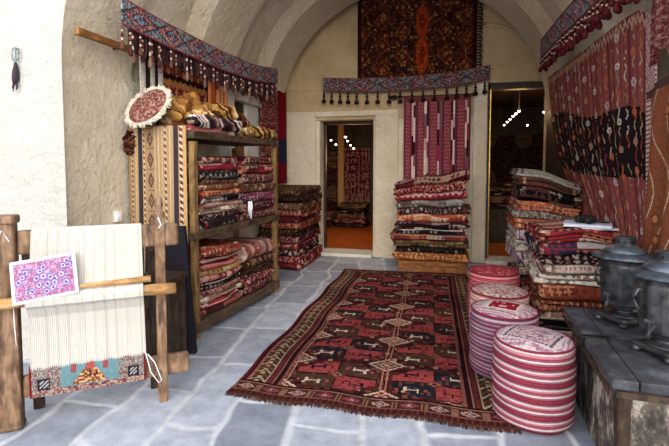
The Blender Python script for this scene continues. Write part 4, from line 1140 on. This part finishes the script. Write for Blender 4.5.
# dark carpet on the back wall
def hang(name, lab_, cat, x0, x1, z0, z1, y, colf, n=.014, t=.012, wav=.008, extra=None):
    nu, nv = int((x1-x0)/n)+1, int((z1-z0)/n)+1
    U, V = np.meshgrid(np.linspace(0, 1, nu), np.linspace(0, 1, nv), indexing='ij')
    P = np.stack([x0+(x1-x0)*U, y+wav*np.sin(U*13)*V, z1-(z1-z0)*V], -1)
    um = (U[1:, 1:]+U[:-1, :-1])/2*(x1-x0); vm = (V[1:, 1:]+V[:-1, :-1])/2*(z1-z0)
    C = colf(um, vm, x1-x0, z1-z0)
    mb = MB(); mb.sheet(P, C, t)
    o = mb.build(name, M_rug, loc=((x0+x1)/2, y, z0)); tag(o, lab_, cat); origin[o.name] = ((x0+x1)/2, y, z0)
    return o
def darkcol(x, y, w, h):
    C = pick(pal('#3a1812', '#48201a', '#2a1210', '#4a2a16'), hsh(np.floor(x/.03), np.floor(y/.03), 5))
    col_i = np.floor((x+.08)/.29)
    C = np.where((col_i % 2 == 0)[..., None], C*np.array((.75, .85, 1.0)), C)
    fx = (frac((x+.08)/.29)-.5)*.29; fy = (frac(y/.34+.5*(col_i % 2))-.5)*.34
    d = np.abs(fx)/.12+np.abs(fy)/.14
    C = np.where((np.abs(d-.85) < .09)[..., None], lin('#6a3a1c'), C); C = np.where((d < .45)[..., None], lin('#5c2a18'), C); C = np.where((d < .22)[..., None], lin('#7a4a26'), C)
    el = ((x-w*.555)/.085)**2
    for yc, hh in ((.38, .22), (.84, .25)):
        m = el+((y-yc)/hh)**2 < 1; C = np.where(m[..., None], lin('#8c2f14'), C)
        m = el*4+((y-yc)/(hh*.5))**2 < 1; C = np.where(m[..., None], lin('#6a2010'), C)
    hh = hsh(np.floor(x/.02), np.floor(y/.02), 9); C = np.where((hh > .93)[..., None], lin('#8a5a34'), C)
    e = np.minimum(x, w-x); C = np.where((e < .05)[..., None], lin('#2a100e'), C)
    return np.clip(C*(.75+.5*hsh(np.floor(x/.014), np.floor(y/.014), 1))[..., None], 0, 1)
o = hang('hanging_carpet', 'dark brown-red carpet with two orange medallions hanging on the back wall vault', 'carpet', -1.31, .33, 2.56, 3.715, 6.45, darkcol)
mb = MB()
for k in range(26):
    z = 2.62+k*.04; q = (.335, 6.44, z)
    mb.tube([q, (.37+.01*(k % 3), 6.435, z-.008), (.385+.012*(k % 2), 6.43, z-.04)], [.008, .013, .006], 6, [tuple(lin('#1c1010'))]*2)
mb.build('fringe', M_shag, o)

# red striped kilim on the back wall
def kilcol(x, y, w, h):
    C = np.empty(x.shape+(3,)); C[:] = lin('#6c2a34')
    k = 10; i = np.floor(x/w*k); f = frac(x/w*k)
    zig = frac((y+.03*tri(x/.045))/.05) < .45
    C = np.where(((i % 2 == 0) & zig)[..., None], lin('#94545a'), C)
    C = np.where(((i % 2 == 0) & (f < .12))[..., None], lin('#4c1c26'), C)
    seg = np.floor((y+.17*i)/(.20+.06*(i % 3)))
    i2 = i+(f > .45)*.5; seg = np.floor((y+.13*i2*2)/(.17+.05*(i2*2 % 3)))
    bl = pick(pal('#c0a09a', '#361418', '#6a4c50', '#7c3040', '#b08a86', '#2c1014', '#743844', '#c9b0aa'), hsh(i2, seg, 3))
    C = np.where(((i % 2 == 1) & (f > .15) & (f < .75))[..., None], bl, C)
    C = np.where(((i % 2 == 1) & (f >= .75))[..., None], lin('#5e2a38'), C)
    C = C*1.25; C = np.where((y < .07)[..., None], lin('#6e3a3c'), C); C = np.where(((x < .03) | (x > w-.03))[..., None], lin('#6a2a38'), C)
    return np.clip(C*(.8+.32*hsh(np.floor(x/.012), np.floor(y/.012), 1))[..., None], 0, 1)
hang('hanging_kilim', 'raspberry red kilim with broken vertical stripes hanging between the doorways', 'kilim', -.635, .262, 1.15, 2.30, 6.40, kilcol, n=.012)
t = thing('iron_rod', 'black iron rod carrying the red striped kilim between the doorways', 'rod', (-.2, 6.42, 2.30))
mb = MB(); mb.tube([(-.74, 6.415, 2.305), (.3, 6.415, 2.305)], .012, 8); mb.build('bar', M_iron, t)
mb = MB(); mb.lathe([(.012, 0), (.035, .01), (.03, .05), (.018, .08), (.004, .11)], (-.74, 6.415, 2.305), 10, R=Matrix.Rotation(-PI/2, 3, 'Y')); mb.build('finial', M_iron, t)
mb = MB(); mb.tube([(-.68, 6.415, 2.305), (-.68, 6.46, 2.305)], .01, 6); mb.tube([(.285, 6.415, 2.305), (.285, 6.46, 2.305)], .01, 6); mb.build('bracket', M_iron, t)

# big kilim on the right wall
def kilimR():
    nu, nv = 260, 130
    U, V = np.meshgrid(np.linspace(0, 1, nu), np.linspace(0, 1, nv), indexing='ij')
    sm = lambda a, b, t: np.interp(t, a, b)
    zt = sm([0, .5, .85, .92, 1], [2.37, 2.33, 2.31, 2.29, 2.16], U)
    z = zt+(.42-zt)*V
    vv = np.linspace(0, 1, nv); yl = sm([0, .3, .52, .67, 1], [5.8, 5.6, 5.25, 4.75, 4.2], vv)
    for _ in range(12): yl[1:-1] = (yl[:-2]+2*yl[1:-1]+yl[2:])/4
    yr = 2.92+.09*vv
    Y = yl[None, :]+(yr-yl)[None, :]*U
    X = 1.10+.09*V+.010*np.sin(U*38)*(.3+.7*V)
    P = np.stack([X, Y, z], -1)
    um = (U[1:, 1:]+U[:-1, :-1])/2; vm = (V[1:, 1:]+V[:-1, :-1])/2
    zz = 2.42-2.0*vm
    C = np.empty(um.shape+(3,)); C[:] = lin('#7a423f')
    C = np.where((frac(um*8.5) < .5)[..., None], lin('#6f3937'), C)
    ztop = 1.95-.20*um+.03*np.sin(um*9); zbot = 1.34-.04*np.sin(um*PI)
    blk = (zz < ztop) & (zz > zbot)
    C = np.where(blk[..., None], lin('#1d1417'), C)
    ncol = 21
    ci = np.floor(um*ncol); f = (frac(um*ncol)-.5)
    w = .14*np.sin(zz*60+ci*2)
    hseg = hsh(ci, np.floor(zz/.09), 3)
    vine = np.abs(f-w) < .075
    vc = pick(pal('#9c8a74', '#94482c', '#ab9e8e', '#76764e', '#9c6038', '#8a3a36'), hseg)
    C = np.where((vine & (hsh(ci, np.floor(zz/.022), 5) > .28))[..., None], vc, C)
    big = ci % 2 == 0
    fl = (f/.36)**2+((frac(zz/.2+ci*.37)-.5)/.14)**2
    fc = pick(pal('#a89c92', '#9c4e2c', '#b0a8a2', '#94745e', '#9c5c42', '#a3949a'), hsh(ci, np.floor(zz/.2+ci*.37), 7))
    C = np.where((big & (fl < 1))[..., None], fc, C); C = np.where((big & (fl < .2))[..., None], lin('#8c5a50'), C)
    sep = np.abs(np.abs(f)-.5) < .05; C = np.where((sep & ~blk)[..., None], lin('#4c1c26'), C)
    # zigzag edging along the top
    C = np.where(((vm < .05) & (np.abs(vm-.025-.014*(tri(um*40)*2-1)) < .008))[..., None], lin('#a88a76'), C)
    # light braided border on the right edge
    e = um > .957; br = frac((zz+um*4)/.035) < .5
    C = np.where(e[..., None], lin('#ab908a'), C); C = np.where((e & br)[..., None], lin('#6e484a'), C)
    C = np.clip(C*(.78+.4*hsh(np.floor(um*260), np.floor(zz/.015), 1))[..., None], 0, 1)
    C = np.clip(C*1.4, 0, 1)
    mb = MB(); mb.sheet(P, C, .01)
    o = mb.build('hanging_kilim', M_rug, loc=(1.18, 4.6, .42))
    tag(o, 'huge mauve-red kilim with a black band and vine motifs covering the right wall', 'kilim')
kilimR()
# rust rug at the right edge
nu, nv = 110, 240
U, V = np.meshgrid(np.linspace(0, 1, nu), np.linspace(0, 1, nv), indexing='ij')
P = np.stack([1.075+.03*np.sin(U*15+V*2)*(.4+.6*V), 2.93-.5*U, 1.76-1.2*V+.10*U], -1)
um = (U[1:, 1:]+U[:-1, :-1])/2*.66; vm = (V[1:, 1:]+V[:-1, :-1])/2*1.38
C = np.empty(um.shape+(3,)); C[:] = lin('#7c4630')
sw = np.sin(um*24+2*np.sin(vm*7)); C = np.where((np.abs(sw) < .10)[..., None], lin('#b59c86'), C)
h = hsh(np.floor(um/.09), np.floor(vm/.13), 3); rr = ((frac(um/.09)-.5)**2+(frac(vm/.13)-.5)**2); C = np.where(((rr < .09) & (h > .7))[..., None], lin('#6e3c2c'), C); C = np.where(((rr < .03) & (h > .7))[..., None], lin('#a8703c'), C)
C = np.where((um < .05)[..., None], lin('#b59a90'), C); C = np.where(((um < .05) & (frac(vm/.03) < .4))[..., None], lin('#6a3a38'), C)
C = np.where((vm < .05)[..., None], lin('#4c3430'), C)
C = np.clip(C*(.8+.3*hsh(np.floor(um/.012), np.floor(vm/.012), 1))[..., None], 0, 1)
mb = MB(); mb.sheet(P, C, .014); o = mb.build('hanging_rug', M_rug, loc=(1.075, 2.7, .56)); tag(o, 'rust brown rug hanging at the right edge beside the samovars', 'rug')
# rosy cloth at the upper right corner
P = np.stack([1.06+.02*np.sin(U*18), 2.87-.45*U, 2.25-.36*V+.06*np.sin(U*5)], -1)
um = (U[1:, 1:]+U[:-1, :-1])/2*.6; vm = (V[1:, 1:]+V[:-1, :-1])/2*.42
C = rugcol('floral', PP['salmon'], vm, um-.3, .6, 4)*.42
mb = MB(); mb.sheet(P, C, .014); o = mb.build('hanging_rug', M_rug, loc=(1.06, 2.7, 1.9)); tag(o, 'rosy pink cloth hanging at the upper right corner over the rust rug', 'rug')

# left wall hangings
def hangL(name, lab_, cat, y0, y1, z0, z1, x, colf, n=.014, skew=0.):
    nu, nv = int((y1-y0)/n)+1, int((z1-z0)/n)+1
    U, V = np.meshgrid(np.linspace(0, 1, nu), np.linspace(0, 1, nv), indexing='ij')
    P = np.stack([x+.01*np.sin(U*15)*V, y0+(y1-y0)*U+skew*V, z1-(z1-z0)*V], -1)
    um = (U[1:, 1:]+U[:-1, :-1])/2*(y1-y0); vm = (V[1:, 1:]+V[:-1, :-1])/2*(z1-z0)
    C = np.clip(colf(um, vm, y1-y0, z1-z0)*(.8+.32*hsh(np.floor(um/.012), np.floor(vm/.012), 1))[..., None], 0, 1)
    mb = MB(); mb.sheet(P, C, .01); o = mb.build(name, M_rug, loc=(x, (y0+y1)/2, z0)); return tag(o, lab_, cat)
def bwstr(x, y, w, h):
    C = np.empty(x.shape+(3,)); C[:] = lin('#cfc6b8'); f = x/w
    for a, b in ((.2, .42), (.62, .80)): C = np.where(((f > a) & (f < b))[..., None], lin('#2a2424'), C)
    return C
hangL('hanging_kilim', 'narrow black and white striped kilim hanging behind the round cushion', 'kilim', 3.06, 3.34, 1.61, 2.30, -2.345, bwstr)
def redk(x, y, w, h):
    i = np.floor((y+.02*tri(x/.08))/.055)
    C = pal('#6e1c20', '#94402a', '#2e1416', '#a8703c', '#7a1c22', '#58604a', '#8c2c26', '#2a1416')[(i % 8).astype(int)]
    d = np.abs(frac(x/.12)-.5)*2+np.abs(frac(y/.165)-.5)*2; C = np.where((d < .45)[..., None], lin('#c98a5a'), C); return C
hangL('hanging_kilim', 'red kilim with horizontal pattern bands hanging behind the golden heap on the left wall', 'kilim', 3.38, 4.08, 1.62, 2.24, -2.36, redk)
def orstr(x, y, w, h):
    i = np.floor(x/.028); return pick(pal('#b5562c', '#c97a4a', '#8c3a22', '#d09a6a', '#a04a28'), hsh(i, 0*i, 5))
hangL('hanging_kilim', 'narrow orange striped cloth hanging left of the small wall window', 'kilim', 4.02, 4.40, 1.62, 2.28, -2.30, orstr, skew=-.03)
def cornr(x, y, w, h):
    C = rugcol('floral', PP['crim'], y, x-w/2, w, 6); f = x/w
    C = np.where((f > .62)[..., None], lin('#7a1420'), C); C = np.where(((f > .66) & (y > .7) & (y < 1.05))[..., None], lin('#262c48'), C); return C
hangL('hanging_rug', 'red and navy rug hanging in the rear left corner', 'rug', 5.40, 6.32, 1.08, 2.42, -2.36, cornr)
# rail on the left wall
t = thing('wooden_rail', 'brown wooden rail sticking out along the left wall under the tassel band', 'rail', (-2.36, 3.8, 2.2))
mb = MB(); mb.bbox((-2.385, 2.47, 2.198), (-2.345, 5.38, 2.246)); mb.build('bar', M_polewood, t, bevel=.006)
mb = MB(); mb.tube([(-2.48, 2.9, 2.22), (-2.385, 2.9, 2.22)], .012, 6); mb.tube([(-2.48, 5.2, 2.22), (-2.385, 5.2, 2.22)], .012, 6); mb.lathe([(.01, -.0), (.026, .01), (.026, .04), (.008, .055)], (-2.365, 5.38, 2.222), 10, R=Matrix.Rotation(-PI/2, 3, 'X')); mb.build('bracket', M_iron, t)
# socket and iron ornament
t = thing('wall_socket', 'small white socket box on the left wall beside the tan kilim', 'socket', (-2.47, 2.92, .955))
mb = MB(); mb.bbox((-2.48, 2.89, .915), (-2.45, 2.95, .995)); mb.build('box', M_white, t, bevel=.006)
mb = MB(); mb.lathe([(.022, 0), (.022, .004), (.004, .005)], (-2.45, 2.92, .955), 12, R=Matrix.Rotation(PI/2, 3, 'Y')); mb.build('plate', M_paper, t)
t = thing('hanging_ornament', 'dark leather pendant on an iron hook hanging on the white wall', 'ornament', (-2.81, 2.43, 2.0))
def orn(px, pz): return (-2.81+px, 2.415, pz)
mb = MB(); mb.tube([(-2.81, 2.45, 2.12), (-2.81, 2.41, 2.125)], .008, 6)
for dx in (-.012, .014): mb.tube([orn(dx+.016*math.cos(a), 2.085+.04*math.sin(a)) for a in np.linspace(0, 2*PI, 17)], .005, 6)
mb.tube([orn(0, 2.05), orn(.002, 2.02)], .007, 6); mb.build('iron_ring', M_steel, t, smooth=True)
mb = MB(); mb.tube([orn(.0, 2.035), orn(.004, 2.01), orn(.0, 1.97), orn(-.004, 1.92), orn(-.012, 1.885)], [.008, .016, .024, .026, .014], 10, flat=.6); mb.build('pouch', M_leather, t, smooth=True)
mb = MB(); mb.tube([orn(-.015, 1.895), orn(-.028, 1.87), orn(-.026, 1.84)], [.008, .008, .004], 6); mb.tube([orn(.003, 1.895), orn(.006, 1.87), orn(.0, 1.85)], [.008, .007, .004], 6); mb.build('strap', M_leather, t, smooth=True)

# ================================================================== LIGHT
w = bpy.data.worlds.new('sky'); scn.world = w; w.use_nodes = True; nt = w.node_tree; nt.nodes.clear()
out = nt.nodes.new('ShaderNodeOutputWorld'); bg = nt.nodes.new('ShaderNodeBackground')
tc = nt.nodes.new('ShaderNodeTexCoord'); sx = nt.nodes.new('ShaderNodeSeparateXYZ'); nt.links.new(tc.outputs['Generated'], sx.inputs[0])
rp = nt.nodes.new('ShaderNodeValToRGB'); rp.color_ramp.elements[0].position = 0; rp.color_ramp.elements[0].color = (.95, .93, .90, 1); rp.color_ramp.elements[1].position = .7; rp.color_ramp.elements[1].color = (.82, .90, 1.0, 1)
nt.links.new(sx.outputs['Z'], rp.inputs[0]); nt.links.new(rp.outputs[0], bg.inputs[0]); bg.inputs[1].default_value = 1.75
nt.links.new(bg.outputs[0], out.inputs[0])
def light(name, typ, loc, energy, col, **k):
    l = bpy.data.lights.new(name, typ); l.energy = energy; l.color = col
    for a, b in k.items(): setattr(l, a, b)
    o = bpy.data.objects.new(name, l); COL.objects.link(o); o.location = loc; return o
s = light('sun', 'SUN', (0, -3, 6), 2.5, (1, .94, .85), angle=math.radians(50))
d = Vector((-.22, .84, -.36)); s.rotation_euler = d.to_track_quat('-Z', 'Y').to_euler()
light('left_shop_light', 'POINT', (-1.6, 7.8, 1.5), 24, (1, .55, .26), shadow_soft_size=.15)
light('right_shop_light', 'POINT', (1.0, 7.5, 2.25), 14, (1, .55, .26), shadow_soft_size=.15)

# ================================================================== CAMERA
F = 450.; HY = 165.; VX = 450.; phi = math.radians(3.3)
tht = math.atan((VX-334.5)*math.cos(phi)/F)
Rv = Vector((math.cos(tht), math.sin(tht), 0)); Fw = Vector((-math.sin(tht)*math.cos(phi), math.cos(tht)*math.cos(phi), -math.sin(phi))); Uv = Rv.cross(Fw)
cam = bpy.data.cameras.new('camera'); co = bpy.data.objects.new('camera', cam); COL.objects.link(co)
cam.sensor_width = 36; cam.lens = F/669*36; cam.shift_y = -(223-(HY+F*math.tan(phi)))/669
cam.clip_start = .05
M = Matrix((Rv, Uv, -Fw)).transposed().to_4x4(); M.translation = Vector((0, 0, 1.35)); co.matrix_world = M
scn.camera = co
scn.view_settings.view_transform = 'Standard'; scn.view_settings.look = 'None'; scn.view_settings.gamma = 1.0
scn.view_settings.use_curve_mapping = False; scn.view_settings.exposure = 0.3
